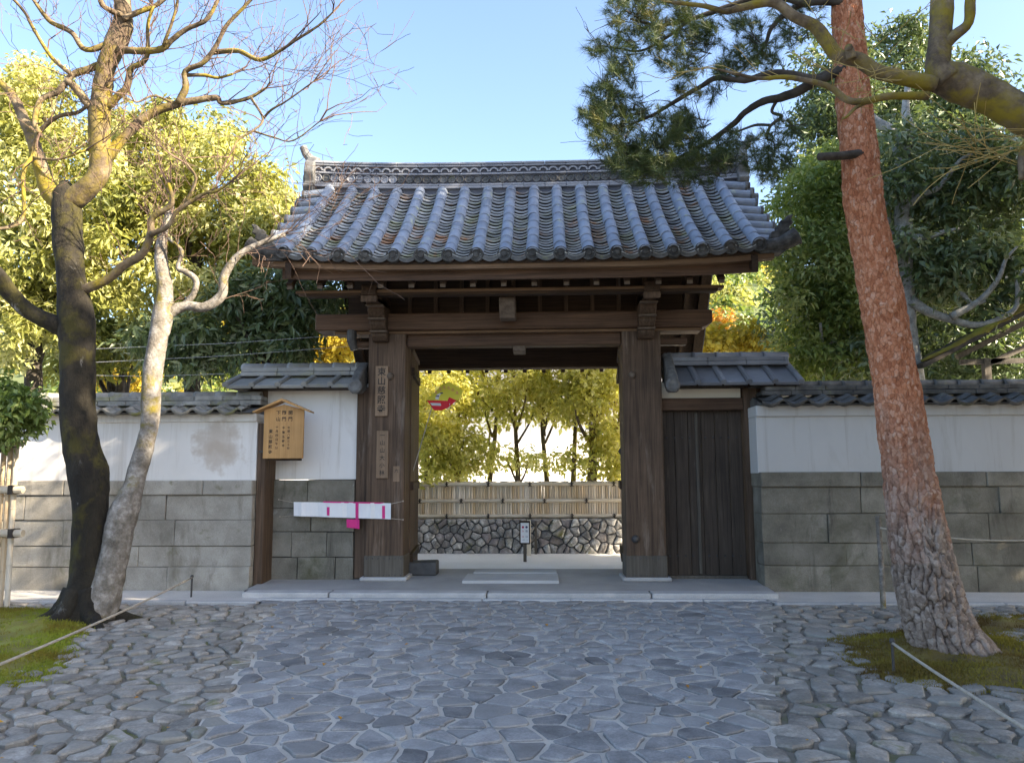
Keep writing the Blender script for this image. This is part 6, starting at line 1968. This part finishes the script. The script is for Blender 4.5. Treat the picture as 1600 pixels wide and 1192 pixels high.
# ---- moss beds round the tree feet
def moss_bed(poly, h, label, nblade, m1='moss', m2='moss_blade'):
    pts = [G(px, py, 0) for px, py in poly]
    c = sum(pts, Vector()) / len(pts)
    m = MB(); K = 48; rings = 8
    pr = []
    for k in range(K):
        s = k / K * len(pts); i = int(s); f = s - i
        pr.append(pts[i].lerp(pts[(i + 1) % len(pts)], f))
    V = []
    for r in range(rings + 1):
        q = r / rings
        for p in pr: V.append(c + (p - c) * q)
    A = np.array([tuple(v) for v in V])
    edge = np.repeat(np.linspace(0, 1, rings + 1), K)
    nz = fbm(A * 3.1, 4)
    A[:, :2] += (np.repeat(edge[:, None], 2, 1) * np.stack([vnoise(A * 2.7 + 5), vnoise(A * 2.7 + 11)], 1)) * .13
    A[:, 2] = h * (1 - edge ** 2.5) * (.75 + .7 * nz) - .008 * edge + .02 * (1 - edge)
    Q = [(r * K + k, r * K + (k + 1) % K, (r + 1) * K + (k + 1) % K, (r + 1) * K + k) for r in range(rings) for k in range(K)]
    me = tri_mesh('moss', A - np.array(c), np.array(Q), M[m1], True)
    o = put(bpy.data.objects.new('moss', me), None, c)
    tag(o, label, 'moss', None, 'stuff')
    # short tufts
    s_ = np.sqrt(rng.random(nblade)) * 1.06; k = rng.integers(0, K, nblade)
    PR = np.array([tuple(p) for p in pr]); B = np.array(c) + (PR[k] - np.array(c)) * s_[:, None] + rng.normal(size=(nblade, 3)) * [.05, .05, 0]
    B[:, 2] = h * (1 - np.clip(s_, 0, 1) ** 2.5) * (.75 + .7 * fbm(B * [3.1, 3.1, 0], 4)) - .004
    d = rng.normal(size=(nblade, 3)) * .6 + [0, 0, 1]; d /= np.linalg.norm(d, axis=1)[:, None]
    L = rng.uniform(.015, .042, nblade); sd = np.cross(d, rng.normal(size=(nblade, 3))); sd /= np.linalg.norm(sd, axis=1)[:, None]
    V = np.stack([B - sd * .005, B + sd * .005, B + d * L[:, None]], 1).reshape(-1, 3)
    o2 = put(bpy.data.objects.new('moss_tufts', tri_mesh('moss_tufts', V - np.array(c), np.arange(nblade * 3).reshape(-1, 3), M[m2], False, np.repeat(np.clip(.5 + 1.1 * fbm(B * 2.6, 3) + rng.uniform(-.2, .2, nblade), 0, 1), 3))), o, c)
    o2['kind'] = 'stuff'


moss_bed([(-60, 1065), (40, 1066), (92, 1042), (108, 1005), (140, 978), (118, 955), (60, 953), (0, 950), (-60, 955)], .09, 'bright green moss round the foot of the twin-trunk tree', 26000)
moss_bed([(1310, 1000), (1340, 1045), (1400, 1062), (1480, 1075), (1620, 1080), (1680, 1040), (1600, 1000), (1520, 985), (1420, 985)], .10, 'brown and yellow moss round the foot of the pine', 26000, 'moss_brown', 'blade_brown')
moss_bed([(1500, 985), (1560, 1000), (1640, 985), (1600, 960), (1540, 960)], .02, 'thin moss on the cobbles right of the pine', 5000, 'moss_brown', 'blade_brown')

# fallen leaves on the paving
fl_ = thing('leaf_litter', 'scattered dry brown leaves lying on the stones', 'leaves', (0, 6, .02)); fl_['kind'] = 'stuff'
n = 36
C = np.stack([rng.uniform(-4.5, 4.5, n), rng.uniform(4.2, 9.6, n), np.full(n, .035)], 1)
V, T, t = leaves(C, .001, 1, .05, .03, up=3, out=0, droop=0)
put(bpy.data.objects.new('dry_leaf', tri_mesh('dry_leaf', V - np.array([0, 6, .02]), T, M['leaf_orange'], False, t)), fl_, (0, 6, .02))['kind'] = 'stuff'

# thin wires across the left trees
for (x0, y0, x1, y1, lab) in ((150, 545, 560, 522, 'uppermost thin wire strung across the left trees'), (150, 566, 560, 540, 'middle thin wire strung across the left trees'), (120, 586, 350, 584, 'lowest thin wire strung above the left wall')):
    a, b = P(x0, y0, 11.9), P(x1, y1, 11.9)
    tag(MB().tube([a, a.lerp(b, .5) - Vector((0, 0, .03)), b], .0035, 5).build('wire', M['steel'], None), lab, 'wire')
